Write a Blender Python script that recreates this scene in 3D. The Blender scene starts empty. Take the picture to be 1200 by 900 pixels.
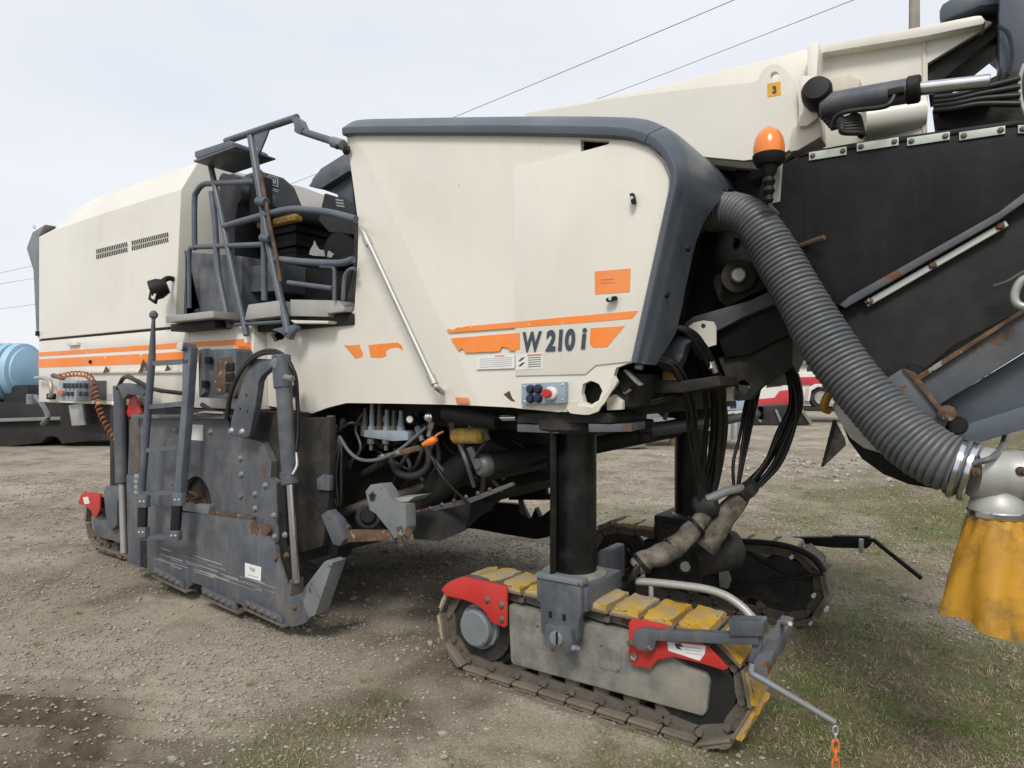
import bpy, bmesh, math, random
import numpy as np
from mathutils import Vector, Matrix

random.seed(7)
rng = np.random.default_rng(11)
scn = bpy.context.scene
COL = scn.collection

# ------------------------------------------------------------------ camera
CAM_H = 1.55
TH = math.radians(55.25)
FPX = 770.0
FW = Vector((-math.cos(TH), math.sin(TH), 0))
RT = Vector((math.sin(TH), math.cos(TH), 0))
cam_d = bpy.data.cameras.new('camera')
cam_d.sensor_fit = 'HORIZONTAL'; cam_d.sensor_width = 36.0
cam_d.lens = FPX / 1200 * 36.0
cam_d.clip_start = 0.05; cam_d.clip_end = 3000
cam = bpy.data.objects.new('camera', cam_d); COL.objects.link(cam)
cam.location = (0, 0, CAM_H)
cam.rotation_euler = (math.radians(90), 0, math.pi / 2 - TH)
scn.camera = cam

# ------------------------------------------------------------------ sky and sun
SUN_EL, SUN_AZ = math.radians(47), math.radians(-66)     # azimuth measured from +X towards +Y
w = bpy.data.worlds.new('World'); scn.world = w; w.use_nodes = True
nt = w.node_tree; nt.nodes.clear()
def wn(t, **k):
    n = nt.nodes.new(t)
    for a, b in k.items(): setattr(n, a, b)
    return n
sky = wn('ShaderNodeTexSky'); sky.sky_type = 'NISHITA'; sky.sun_disc = False
sky.sun_elevation = SUN_EL; sky.sun_rotation = math.pi / 2 - SUN_AZ
sky.air_density = 1.0; sky.dust_density = 3.0; sky.ozone_density = 1.0
tc = wn('ShaderNodeTexCoord'); mp = wn('ShaderNodeMapping'); mp.inputs['Scale'].default_value = (1.1, 1.1, 3.2)
ns = wn('ShaderNodeTexNoise'); ns.inputs['Scale'].default_value = 1.7; ns.inputs['Detail'].default_value = 5; ns.inputs['Roughness'].default_value = .5
rp = wn('ShaderNodeValToRGB')
rp.color_ramp.elements[0].position = .32; rp.color_ramp.elements[0].color = (6.9, 7.2, 7.75, 1)
rp.color_ramp.elements[1].position = .66; rp.color_ramp.elements[1].color = (7.7, 7.9, 8.25, 1)
mx = wn('ShaderNodeMix'); mx.data_type = 'RGBA'; mx.inputs[0].default_value = .9
bg = wn('ShaderNodeBackground'); bg.inputs['Strength'].default_value = .112
ou = wn('ShaderNodeOutputWorld')
L = nt.links.new
L(tc.outputs['Generated'], mp.inputs[0]); L(mp.outputs[0], ns.inputs['Vector']); L(ns.outputs['Fac'], rp.inputs[0])
L(sky.outputs[0], mx.inputs[6]); L(rp.outputs[0], mx.inputs[7]); L(mx.outputs[2], bg.inputs[0]); L(bg.outputs[0], ou.inputs[0])
sd = bpy.data.lights.new('sun', 'SUN'); sd.energy = 2.1; sd.angle = math.radians(16); sd.color = (1, .955, .885)
sun = bpy.data.objects.new('sun', sd); COL.objects.link(sun); sun.location = (0, 0, 30)
sv = Vector((math.cos(SUN_EL) * math.cos(SUN_AZ), math.cos(SUN_EL) * math.sin(SUN_AZ), math.sin(SUN_EL)))
sun.rotation_euler = sv.to_track_quat('Z', 'Y').to_euler()
scn.view_settings.view_transform = 'Standard'; scn.view_settings.look = 'None'
scn.view_settings.exposure = 0.15; scn.view_settings.gamma = 1.0; scn.view_settings.use_curve_mapping = False

# ------------------------------------------------------------------ measuring: photo pixel -> point on a plane of the place
def P(px, py, Y=None, X=None, Z=None, D=None):
    u = (px - 600) / FPX; v = (450 - py) / FPX
    d = FW + RT * u + Vector((0, 0, v))
    if Y is not None: t = Y / d.y
    elif X is not None: t = X / d.x
    elif Z is not None: t = (Z - CAM_H) / d.z
    else: t = D
    return d * t + Vector((0, 0, CAM_H))
def S(pts, Y): return [P(a, b, Y=Y) for a, b in pts]
def SD(pts): return [P(a, b, D=c) for a, b, c in pts]
V = Vector

# ------------------------------------------------------------------ materials
MT = {}
def mat(name, col, rough=.5, metal=0.0, var=.12, vscale=2.5, dirt=None, damt=.4, dscale=2.2, dlo=.45, dhi=.72,
        streak=0.0, chip=None, chip_t=.66, chip_s=8.0, bump=.08, bscale=45.0, coat=0.0, island=None, spec=.5):
    m = bpy.data.materials.new(name); m.use_nodes = True; MT[name] = m
    t = m.node_tree; nd = t.nodes; lk = t.links.new; b = nd['Principled BSDF']
    geo = nd.new('ShaderNodeNewGeometry')
    def noise(scale, det=5, rough_=.6, mapping=None):
        n = nd.new('ShaderNodeTexNoise'); n.inputs['Scale'].default_value = scale
        n.inputs['Detail'].default_value = det; n.inputs['Roughness'].default_value = rough_
        if mapping:
            q = nd.new('ShaderNodeMapping'); q.inputs['Scale'].default_value = mapping
            lk(geo.outputs['Position'], q.inputs[0]); lk(q.outputs[0], n.inputs['Vector'])
        else: lk(geo.outputs['Position'], n.inputs['Vector'])
        return n.outputs['Fac']
    def ramp(src, lo, hi):
        r = nd.new('ShaderNodeMapRange'); r.inputs['From Min'].default_value = lo; r.inputs['From Max'].default_value = hi
        lk(src, r.inputs['Value']); return r.outputs['Result']
    def mixc(f, a, c2, amt=1.0):
        x = nd.new('ShaderNodeMix'); x.data_type = 'RGBA'
        if amt != 1.0:
            mm = nd.new('ShaderNodeMath'); mm.operation = 'MULTIPLY'; mm.inputs[1].default_value = amt; lk(f, mm.inputs[0]); f = mm.outputs[0]
        lk(f, x.inputs[0])
        for i, s in ((6, a), (7, c2)):
            if isinstance(s, tuple): x.inputs[i].default_value = (*s[:3], 1)
            else: lk(s, x.inputs[i])
        return x.outputs[2]
    c = tuple(col)
    lo = tuple(max(0, x * (1 - var)) for x in c); hi = tuple(min(1, x * (1 + var)) for x in c)
    out = mixc(ramp(noise(vscale), .3, .7), lo, hi)
    if island:
        out = mixc(geo.outputs['Random Per Island'], out, island, .75)
    df = None
    if dirt:
        df = ramp(noise(dscale, 9, .68), dlo, dhi)
        out = mixc(df, out, dirt, damt)
        if streak:
            sf = ramp(noise(5.0, 6, .6, (3.2, 3.2, .28)), .5, .78)
            out = mixc(sf, out, dirt, streak)
    if chip:
        out = mixc(ramp(noise(chip_s, 7, .62), chip_t, chip_t + .025), out, chip)
    lk(out, b.inputs['Base Color'])
    rr = nd.new('ShaderNodeMapRange'); rr.inputs['To Min'].default_value = max(.02, rough - .1); rr.inputs['To Max'].default_value = min(1, rough + .16)
    lk(noise(vscale * 4, 6), rr.inputs['Value']); lk(rr.outputs[0], b.inputs['Roughness'])
    b.inputs['Metallic'].default_value = metal; b.inputs['Specular IOR Level'].default_value = spec
    if coat: b.inputs['Coat Weight'].default_value = coat; b.inputs['Coat Roughness'].default_value = .25
    if bump:
        bn = nd.new('ShaderNodeBump'); bn.inputs['Strength'].default_value = bump; bn.inputs['Distance'].default_value = .01
        lk(noise(bscale, 6, .6), bn.inputs['Height']); lk(bn.outputs[0], b.inputs['Normal'])
    return m

DUST = (.26, .22, .17); MUD = (.13, .105, .08); RUST = (.13, .05, .014); GRIME = (.055, .05, .045)
mat('cream', (.725, .695, .62), .40, var=.05, vscale=1.2, dirt=(.50, .45, .36), damt=.42, dscale=1.7, dlo=.52, dhi=.85, streak=.10, chip=(.34, .28, .2), chip_t=.735, chip_s=11, bump=.05, bscale=2.2, coat=.3)
mat('cream_worn', (.68, .64, .56), .5, var=.06, vscale=2, dirt=(.42, .35, .26), damt=.6, dscale=3.2, dlo=.45, dhi=.75, streak=.3, chip=(.2, .12, .07), chip_t=.665, chip_s=10, bump=.06, bscale=8)
mat('orange', (.88, .235, .025), .45, var=.06, dirt=(.6, .5, .4), damt=.25, chip=(.7, .675, .605), chip_t=.655, chip_s=16, bump=.02)
mat('lamp_orange', (.85, .22, .02), .18, var=.04, bump=0, coat=.6)
mat('cap_grey', (.066, .083, .106), .36, var=.08, vscale=1.5, dirt=(.22, .22, .22), damt=.3, dscale=2.2, bump=.12, bscale=260)
mat('grey', (.072, .085, .104), .42, var=.2, vscale=4, dirt=DUST, damt=.5, dscale=5.0, dlo=.47, dhi=.75, streak=.32, chip=(.16, .09, .05), chip_t=.675, chip_s=13, bump=.1)
mat('grey_light', (.165, .19, .21), .5, var=.2, vscale=6, dirt=(.2, .165, .12), damt=.6, dscale=9, dlo=.44, dhi=.7, chip=RUST, chip_t=.65, chip_s=16, bump=.06)
mat('rail', (.08, .098, .124), .36, var=.1, dirt=(.26, .24, .22), damt=.3, dscale=5, chip=(.3, .22, .14), chip_t=.705, chip_s=16, bump=.03)
mat('track_frame', (.165, .17, .16), .7, var=.35, vscale=6, dirt=(.30, .265, .20), damt=.7, dscale=6, dlo=.42, dhi=.66, streak=.5, chip=(.6, .59, .56), chip_t=.705, chip_s=22, bump=.25, bscale=60)
mat('track_dark_shaded', (.009, .009, .009), .7, var=.2, dirt=MUD, damt=.4, dscale=5, chip=(.45, .43, .4), chip_t=.75, chip_s=14, bump=.3, bscale=50)  # near-black far crawler: its shade is in the colour; sprockets and idlers share it
mat('steel_worn', (.13, .115, .095), .6, metal=.25, var=.25, vscale=9, dirt=MUD, damt=.7, dscale=6, chip=RUST, chip_t=.62, chip_s=12, bump=.4, bscale=55)
mat('shoe', (.17, .142, .105), .85, var=.25, vscale=7, dirt=(.12, .09, .065), damt=.8, dscale=8, chip=RUST, chip_t=.66, chip_s=14, bump=.5, bscale=48)
mat('pad', (.50, .32, .06), .6, var=.2, vscale=7, dirt=(.36, .31, .22), damt=.95, dscale=6.0, dlo=.40, dhi=.56, chip=(.16, .12, .07), chip_t=.66, chip_s=18, bump=.5, bscale=38)
mat('red', (.50, .028, .024), .45, var=.1, dirt=(.3, .12, .08), damt=.3, dscale=6, chip=(.10, .05, .04), chip_t=.69, chip_s=16, bump=.08)
mat('rubber', (.006, .0066, .008), .5, var=.35, vscale=1.3, dirt=(.030, .029, .027), damt=.6, dscale=2.6, dlo=.46, dhi=.8, streak=.35, bump=.55, bscale=3.5, spec=.22)
mat('rubber_dusty', (.016, .016, .016), .65, var=.3, vscale=1.3, dirt=(.06, .057, .053), damt=.65, dscale=2.6, dlo=.42, dhi=.75, bump=.25, bscale=10, spec=.3)
mat('black', (.007, .0072, .008), .55, var=.4, dirt=(.03, .027, .023), damt=.5, dscale=4, bump=.2, spec=.3)
mat('black_grime', (.02, .019, .018), .7, var=.4, spec=.35, dirt=(.085, .073, .058), damt=.65, dscale=6, chip=(.12, .06, .03), chip_t=.70, chip_s=9, bump=.4, bscale=30)
mat('hose_black', (.008, .008, .009), .4, var=.2, dirt=(.06, .055, .05), damt=.3, dscale=9, bump=.06)
mat('hose_grey', (.098, .106, .115), .40, var=.08, dirt=(.2, .19, .17), damt=.35, dscale=5, bump=.05)
mat('column', (.006, .0064, .007), .34, var=.3, dirt=(.05, .047, .042), damt=.5, dscale=6, streak=.3, bump=.08, spec=.3)
mat('chrome', (.62, .63, .66), .18, metal=1.0, var=.08, dirt=(.25, .22, .2), damt=.25, dscale=7, bump=.01)
mat('alu', (.42, .42, .39), .45, metal=.5, var=.08, dirt=DUST, damt=.35, dscale=8, bump=.05)
mat('alu_strip', (.50, .55, .50), .5, metal=.1, var=.06, dirt=(.3, .3, .26), damt=.35, dscale=9, bump=.03)
mat('rusty', (.13, .075, .045), .8, var=.4, vscale=12, dirt=(.05, .032, .014), damt=.85, dscale=14, dlo=.4, dhi=.65, chip=(.25, .26, .27), chip_t=.615, chip_s=16, bump=.3, bscale=60)
mat('grey_rusty', (.082, .093, .11), .5, var=.2, vscale=5, dirt=(.19, .15, .11), damt=.5, dscale=6, chip=RUST, chip_t=.60, chip_s=7, bump=.12)
mat('blue_grey', (.29, .35, .40), .5, var=.15, dirt=MUD, damt=.5, dscale=9, chip=RUST, chip_t=.66, chip_s=20, bump=.2)
mat('panel_blue', (.28, .35, .42), .45, var=.06, dirt=DUST, damt=.3, dscale=12, bump=.03)
mat('knob_blue', (.015, .022, .055), .4, var=.2, bump=0)
mat('white', (.75, .75, .73), .5, var=.04, dirt=(.45, .42, .36), damt=.4, dscale=9, bump=.02)
mat('print', (.05, .055, .065), .6, var=.2, bump=0)
mat('print_faint', (.42, .42, .43), .6, var=.1, bump=0)
mat('print_red', (.62, .2, .1), .6, var=.1, bump=0)
mat('lettering', (.045, .06, .085), .5, var=.05, bump=0)
mat('sign_yellow', (.72, .37, .02), .5, var=.06, dirt=(.4, .3, .2), damt=.4, dscale=20, bump=.02)
mat('foam', (.55, .34, .09), .9, var=.25, vscale=22, dirt=(.2, .12, .04), damt=.7, dscale=14, bump=.6, bscale=40)
mat('seat', (.022, .024, .03), .62, var=.2, dirt=(.09, .085, .08), damt=.3, dscale=6, bump=.2, bscale=120)
mat('cone_yellow', (.47, .235, .012), .5, var=.18, vscale=5, dirt=(.13, .075, .02), damt=.9, dscale=6.5, dlo=.49, dhi=.68, streak=.45, chip=(.07, .05, .03), chip_t=.69, chip_s=15, bump=.3, bscale=12)
mat('pipe_pale', (.42, .425, .40), .45, metal=.35, var=.12, dirt=(.3, .27, .22), damt=.45, dscale=8, bump=.08)
mat('canvas', (.19, .165, .13), .85, var=.3, vscale=12, dirt=(.035, .03, .026), damt=.9, dscale=9, dlo=.4, dhi=.62, bump=.6, bscale=40)
mat('chain_orange', (.70, .17, .03), .55, var=.15, vscale=20, dirt=RUST, damt=.5, dscale=30, bump=.1)
mat('cord_orange', (.42, .13, .05), .6, var=.2, dirt=GRIME, damt=.6, dscale=20, bump=0)
mat('blue_tank', (.24, .42, .57), .45, var=.08, vscale=1, dirt=(.5, .6, .66), damt=.3, dscale=1, bump=.04, bscale=4)
mat('trailer_black', (.012, .012, .013), .7, var=.2, dirt=(.07, .06, .05), damt=.4, dscale=1.5, bump=.1)
mat('far_red', (.45, .02, .03), .45, var=.06, dirt=(.4, .2, .18), damt=.2, dscale=1.2, bump=0)
mat('far_white', (.66, .64, .6), .5, var=.06, dirt=(.4, .37, .3), damt=.4, dscale=.9, bump=0)
mat('far_grey', (.2, .2, .2), .6, var=.15, dirt=MUD, damt=.5, dscale=1.5, bump=.1)
mat('concrete', (.45, .43, .39), .85, var=.1, dirt=(.3, .27, .22), damt=.5, dscale=1.5, bump=.2, bscale=14)
mat('tyre', (.025, .025, .026), .8, var=.15, dirt=DUST, damt=.3, dscale=4, bump=.2)
mat('wood_pole', (.30, .27, .23), .85, var=.2, vscale=1.5, dirt=(.14, .12, .1), damt=.6, dscale=2, streak=.6, bump=.5, bscale=20)
mat('bark', (.12, .10, .085), .9, var=.2, dirt=(.2, .18, .16), damt=.4, dscale=1, bump=.2)
mat('twig', (.17, .145, .13), .9, var=.15, bump=0)
mat('cable', (.02, .02, .014), .6, var=.1, bump=0)
mat('stone', (.36, .325, .27), .85, var=.15, vscale=20, island=(.15, .128, .10), bump=.3, bscale=80)
mat('stone_pale', (.36, .335, .29), .85, var=.15, vscale=20, island=(.20, .175, .14), bump=.3, bscale=60)
mat('litter', (.40, .37, .33), .7, var=.1, island=(.2, .17, .14), bump=.1)
mat('grass_green', (.10, .16, .028), .7, var=.25, vscale=3, island=(.22, .22, .08), bump=0)
mat('grass_dry', (.42, .35, .23), .8, var=.2, vscale=3, island=(.17, .13, .075), bump=0)
mat('glass_dark', (.02, .03, .035), .08, var=.1, bump=0)

# ------------------------------------------------------------------ mesh helpers
def shade(bm, ang=38):
    a = math.radians(ang)
    for f in bm.faces: f.smooth = True
    for e in bm.edges:
        if len(e.link_faces) == 2:
            e.smooth = e.calc_face_angle(0) < a
def link(name, me, m, parent):
    o = bpy.data.objects.new(name, me); COL.objects.link(o)
    if m: me.materials.append(MT[m]) if len(me.materials) == 0 else None
    if parent is not None:
        o.parent = parent
        if parent.type == 'EMPTY': o.matrix_parent_inverse = Matrix.Translation(parent.location).inverted()
    return o
def fin(name, bm, m, parent=None, bevel=0, seg=2, ang=38, recalc=True):
    if recalc: bmesh.ops.recalc_face_normals(bm, faces=bm.faces[:])
    if bevel:
        es = [e for e in bm.edges if len(e.link_faces) == 2 and e.calc_face_angle(0) > math.radians(30)]
        if es: bmesh.ops.bevel(bm, geom=es, offset=bevel, segments=seg, affect='EDGES', clamp_overlap=True, profile=.6)
    shade(bm, ang)
    me = bpy.data.meshes.new(name); bm.to_mesh(me); bm.free()
    return link(name, me, m, parent)
def add_prism(bm, pts, ext):
    a = [bm.verts.new(p) for p in pts]; b = [bm.verts.new(p + ext) for p in pts]
    n = len(pts)
    bm.faces.new(a); bm.faces.new(b[::-1])
    for i in range(n): bm.faces.new((a[i], b[i], b[(i + 1) % n], a[(i + 1) % n]))
def prism(name, pts, ext, m, parent, bevel=0, seg=2):
    bm = bmesh.new(); add_prism(bm, [V(p) for p in pts], V(ext))
    return fin(name, bm, m, parent, bevel, seg)
def plate(name, px, Y, th, m, parent, bevel=.003, holes=None, seg=2, yfun=None):
    """outline measured on the plane Y, thickness towards +Y"""
    def q(pts): 
        r = S(pts, Y)
        if yfun: r = [V((p.x, p.y + yfun(a, b), p.z)) for p, (a, b) in zip(r, pts)]
        return r
    if not holes and yfun is None: return prism(name, S(px, Y), V((0, th, 0)), m, parent, bevel, seg)
    bm = bmesh.new(); loops = [q(px)] + [q(h) for h in (holes or [])]
    ed = []; lv = []
    for lp in loops:
        vs = [bm.verts.new(p) for p in lp]; lv.append(vs)
        for i in range(len(vs)): ed.append(bm.edges.new((vs[i], vs[(i + 1) % len(vs)])))
    bmesh.ops.triangle_fill(bm, edges=ed, use_beauty=True, normal=(0, -1, 0))
    back = {}
    for v in list(bm.verts): back[v] = bm.verts.new(v.co + V((0, th, 0)))
    for f in list(bm.faces): bm.faces.new([back[v] for v in f.verts][::-1])
    for vs in lv:
        for i in range(len(vs)):
            a, b = vs[i], vs[(i + 1) % len(vs)]
            bm.faces.new((a, b, back[b], back[a]))
    return fin(name, bm, m, parent, 0)
def add_box(bm, c, s, rot=None):
    c = V(c); h = V(s) / 2
    vs = []
    for dx in (-1, 1):
        for dy in (-1, 1):
            for dz in (-1, 1):
                v = V((dx * h.x, dy * h.y, dz * h.z))
                if rot is not None: v = rot @ v
                vs.append(bm.verts.new(c + v))
    for f in ((0, 1, 3, 2), (4, 6, 7, 5), (0, 4, 5, 1), (2, 3, 7, 6), (0, 2, 6, 4), (1, 5, 7, 3)):
        bm.faces.new([vs[i] for i in f])
def box(name, c, s, m, parent, bevel=.004, rot=None, seg=2):
    bm = bmesh.new(); add_box(bm, c, s, rot); return fin(name, bm, m, parent, bevel, seg)
def box2(name, a, b, m, parent, bevel=.004):
    a = V(a); b = V(b)
    return box(name, (a + b) / 2, [abs(x) for x in (b - a)], m, parent, bevel)
def catmull(pts, n):
    if n <= 1 or len(pts) < 3: return [V(p) for p in pts]
    p = [V(q) for q in pts]; p = [p[0] * 2 - p[1]] + p + [p[-1] * 2 - p[-2]]
    out = []
    for i in range(1, len(p) - 2):
        for k in range(n):
            t = k / n
            a, b, c, d = p[i - 1], p[i], p[i + 1], p[i + 2]
            out.append(.5 * ((2 * b) + (c - a) * t + (2 * a - 5 * b + 4 * c - d) * t * t + (3 * b - a - 3 * c + d) * t ** 3))
    out.append(p[-2]); return out
def add_tube(bm, pts, r, n=12, cap=True, closed=False):
    rs = r if isinstance(r, (list, tuple)) else [r] * len(pts)
    rings = []; nrm = None; N = len(pts)
    for i, p in enumerate(pts):
        if closed: t = (pts[(i + 1) % N] - pts[i - 1])
        else: t = pts[min(i + 1, N - 1)] - pts[max(i - 1, 0)]
        t.normalize()
        if nrm is None:
            nrm = t.orthogonal().normalized()
        else:
            nrm = (nrm - t * nrm.dot(t)); nrm.normalize()
        bn = t.cross(nrm)
        rings.append([bm.verts.new(p + (nrm * math.cos(a) + bn * math.sin(a)) * rs[i]) for a in [2 * math.pi * k / n for k in range(n)]])
    for i in range(N if closed else N - 1):
        A, B = rings[i], rings[(i + 1) % N]
        for k in range(n): bm.faces.new((A[k], A[(k + 1) % n], B[(k + 1) % n], B[k]))
    if cap and not closed:
        bm.faces.new(rings[0][::-1]); bm.faces.new(rings[-1])
def tube(name, pts, r, m, parent, n=12, sm=1, ang=50):
    bm = bmesh.new(); add_tube(bm, catmull(pts, sm), r, n); return fin(name, bm, m, parent, 0, ang=ang)
def add_lathe(bm, prof, o, ax, n=20):
    ax = V(ax).normalized(); o = V(o); a = ax.orthogonal().normalized(); b = ax.cross(a)
    rings = []
    for h, r in prof:
        if r < 1e-5: rings.append([bm.verts.new(o + ax * h)])
        else: rings.append([bm.verts.new(o + ax * h + (a * math.cos(2 * math.pi * k / n) + b * math.sin(2 * math.pi * k / n)) * r) for k in range(n)])
    for A, B in zip(rings, rings[1:]):
        for k in range(n):
            k2 = (k + 1) % n
            if len(A) == 1 and len(B) == 1: continue
            if len(A) == 1: bm.faces.new((A[0], B[k], B[k2]))
            elif len(B) == 1: bm.faces.new((A[k], A[k2], B[0]))
            else: bm.faces.new((A[k], A[k2], B[k2], B[k]))
    if len(rings[0]) > 1: bm.faces.new(rings[0][::-1])
    if len(rings[-1]) > 1: bm.faces.new(rings[-1])
def lathe(name, prof, o, ax, m, parent, n=20, ang=35):
    bm = bmesh.new(); add_lathe(bm, prof, o, ax, n); return fin(name, bm, m, parent, 0, ang=ang)
def cyl(name, a, b, r, m, parent, n=20, ch=.0):
    a = V(a); b = V(b); d = (b - a).length
    c = ch or min(r * .12, d * .2)
    return lathe(name, [(0, r - c), (c, r), (d - c, r), (d, r - c)], a, b - a, m, parent, n)
_bolt = {}
def bolt(p, ax, r, m, parent, name='bolt'):
    k = (round(r, 4), m)
    if k not in _bolt:
        bm = bmesh.new(); add_lathe(bm, [(-r * .3, r * 1.35), (.12 * r, r * 1.35), (.12 * r, r), (r * .7, r), (r * .85, r * .8)], (0, 0, 0), (0, 0, 1), 6 if r > .012 else 6)
        shade(bm, 30); me = bpy.data.meshes.new(name); bm.to_mesh(me); bm.free(); me.materials.append(MT[m]); _bolt[k] = me
    o = link(name, _bolt[k], None, parent)
    o.location = V(p); o.rotation_euler = V(ax).to_track_quat('Z', 'Y').to_euler()
    return o
NY = V((0, -1, 0)); UP = V((0, 0, 1))
def thing(name, label, cat, loc, group=None):
    o = bpy.data.objects.new(name, None); COL.objects.link(o); o.location = loc; o.empty_display_size = .2
    tagit(o, label, cat, group); return o
def tagit(o, label=None, cat=None, group=None, kind=None):
    if label: o['label'] = label
    if cat: o['category'] = cat
    if group: o['group'] = group
    if kind: o['kind'] = kind
    return o
def empty_part(name, parent, loc):
    o = bpy.data.objects.new(name, None); COL.objects.link(o); o.parent = parent; o.location = loc
    return o
def text_mesh(name, body, origin, xdir, zdir, size, m, parent, offset=0, sx=1, shear=0, depth=.0008):
    cu = bpy.data.curves.new('t', 'FONT'); cu.body = body; cu.size = size; cu.shear = shear; cu.offset = offset; cu.extrude = depth
    cu.resolution_u = 4
    to = bpy.data.objects.new('t', cu); COL.objects.link(to)
    dg = bpy.context.evaluated_depsgraph_get(); dg.update()
    me = bpy.data.meshes.new_from_object(to.evaluated_get(dg)); COL.objects.unlink(to); bpy.data.objects.remove(to)
    xd = V(xdir).normalized(); zd = V(zdir).normalized(); nd = xd.cross(zd)
    M_ = Matrix((( xd.x * sx, zd.x, nd.x, origin.x), (xd.y * sx, zd.y, nd.y, origin.y), (xd.z * sx, zd.z, nd.z, origin.z), (0, 0, 0, 1)))
    me.transform(M_); me.materials.clear()
    return link(name, me, m, parent)

# ================================================================== GROUND
def _h(i, j, s):
    n = (i * 374761393 + j * 668265263 + s * 1442695041) & 0xFFFFFFFF
    n = ((n ^ (n >> 13)) * 1274126177) & 0xFFFFFFFF
    return ((n ^ (n >> 16)) & 0xFFFF) / 65535.0
def vnoise(x, y, s=0):
    xi = np.floor(x).astype(np.int64); yi = np.floor(y).astype(np.int64)
    fx = x - xi; fy = y - yi; fx = fx * fx * (3 - 2 * fx); fy = fy * fy * (3 - 2 * fy)
    a = _h(xi, yi, s); b = _h(xi + 1, yi, s); c = _h(xi, yi + 1, s); d = _h(xi + 1, yi + 1, s)
    return (a * (1 - fx) + b * fx) * (1 - fy) + (c * (1 - fx) + d * fx) * fy
def fbm(x, y, s=0, o=4):
    r = 0; a = .5
    for k in range(o): r = r + a * vnoise(x * 2 ** k, y * 2 ** k, s + k * 17); a *= .5
    return r
def sstep(a, b, x):
    t = np.clip((x - a) / (b - a), 0, 1); return t * t * (3 - 2 * t)
def rut_mask(x, y):
    return sstep(1.25, .3, np.hypot((x + 3.4) / .85, (y - 1.0) / .62)) 
def ground_h(x, y):
    x = np.asarray(x, float); y = np.asarray(y, float)
    h = (fbm(x * .6, y * .6, 3, 3) - .44) * .07 + (fbm(x * 3.1, y * 3.1, 5, 4) - .47) * .035
    h += (fbm(x * 14, y * 14, 9, 2) - .37) * .012
    # churned crawler ruts in the near left corner
    m = rut_mask(x, y); ax = x * -.57 + y * .82
    lug = np.sin((ax + .10 * (x * .82 + y * .57) + .10 * fbm(x * 2, y * 2, 8, 2)) * 38); h += m * (.055 * np.sign(lug) * np.abs(lug) ** .6 * (.5 + fbm(x * 1.7, y * 1.7, 12, 2)) + .045 * (fbm(x * 7, y * 7, 21, 3) - .4))
    # the machine stands on a levelled pad
    for cx, cy, rx, ry in ((-1.55, 2.86, 1.1, .35), (-1.55, 4.54, 1.1, .35), (-6.0, 2.86, 1.1, .35)):
        k = sstep(1.5, .8, np.hypot((x - cx) / rx, (y - cy) / ry)); h = h * (1 - .85 * k) + .004 * k
    for yb in (2.665, 3.02, 4.36, 4.71):      # soil pushed up along the front crawlers
        h += .026 * np.exp(-((y - yb) / .035) ** 2) * sstep(-2.35, -2.1, x) * sstep(-.75, -.95, x) * (.2 + 1.1 * fbm(x * 6, y * 6, 77, 3))
    far = sstep(14, 40, np.hypot(x, y)); h = h * (1 - .8 * far)
    return h
def grass_mask(x, y):
    n = fbm(x * .55, y * .55, 31, 4) - .47; n2 = fbm(x * 2.1, y * 2.1, 37, 3) - .44
    m = sstep(-.55, .75, (x + 1.75) * .46 - np.clip(y - 7, 0, 30) * .02 + n * 2.2 + n2 * 1.3)
    near = sstep(2.8, 2.1, y) * sstep(-3.1, -2.2, x + n) * .95
    band = .4 * sstep(5.5, 7.5, y) * sstep(13, 9, y) * sstep(-.1, .25, n + n2 * .6) * sstep(-9, -4, x)
    under = sstep(2.5, 2.75, y) * sstep(4.9, 4.6, y) * sstep(-.75, -1.0, x)
    g = np.clip(np.maximum(np.maximum(m, near * sstep(-.25, .3, n2)), band), 0, 1)
    return g * (1 - .9 * under) * (1 - rut_mask(x, y))
def axis(lo, d0, d1, hi, st, g=1.16):
    a = list(np.arange(d0, d1 + 1e-6, st)); s = st; x = d1
    while x < hi: s *= g; x += s; a.append(x)
    s = st; x = d0; b = []
    while x > lo: s *= g; x -= s; b.append(x)
    return np.array(b[::-1] + a)
gx = axis(-900, -6.2, 2.2, 900, .021, 1.13); gy = axis(-300, .5, 5.6, 1200, .021, 1.13)
GX, GY = np.meshgrid(gx, gy); GZ = ground_h(GX, GY); GM = grass_mask(GX, GY)
nx, ny = len(gx), len(gy)
vv = np.stack([GX.ravel(), GY.ravel(), GZ.ravel()], 1)
ii = (np.arange(ny - 1)[:, None] * nx + np.arange(nx - 1)[None, :]).ravel()
ff = np.stack([ii, ii + 1, ii + nx + 1, ii + nx], 1)
def np_mesh(name, v, f, smooth=False):
    me = bpy.data.meshes.new(name); k = f.shape[1]
    me.vertices.add(len(v)); me.vertices.foreach_set('co', v.astype(np.float32).ravel())
    me.loops.add(f.size); me.loops.foreach_set('vertex_index', f.astype(np.int32).ravel())
    me.polygons.add(len(f)); me.polygons.foreach_set('loop_start', np.arange(0, f.size, k, dtype=np.int32))
    me.polygons.foreach_set('use_smooth', np.full(len(f), smooth)); me.update(calc_edges=True); me.validate(); return me
gme = np_mesh('ground', vv, ff, True)
at = gme.attributes.new('turf', 'FLOAT', 'POINT'); at.data.foreach_set('value', GM.ravel().astype(np.float32))
churn_dark = np.clip(rut_mask(GX, GY) * 1.5, 0, 1) * sstep(.12, .38, fbm(GX * 2.2, GY * 2.2, 61, 3))
churn_dark = np.maximum(churn_dark, .7 * sstep(.53, .66, fbm(GX * .9, GY * .9, 66, 4)) * sstep(7, 4, np.hypot(GX, GY)))
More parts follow.
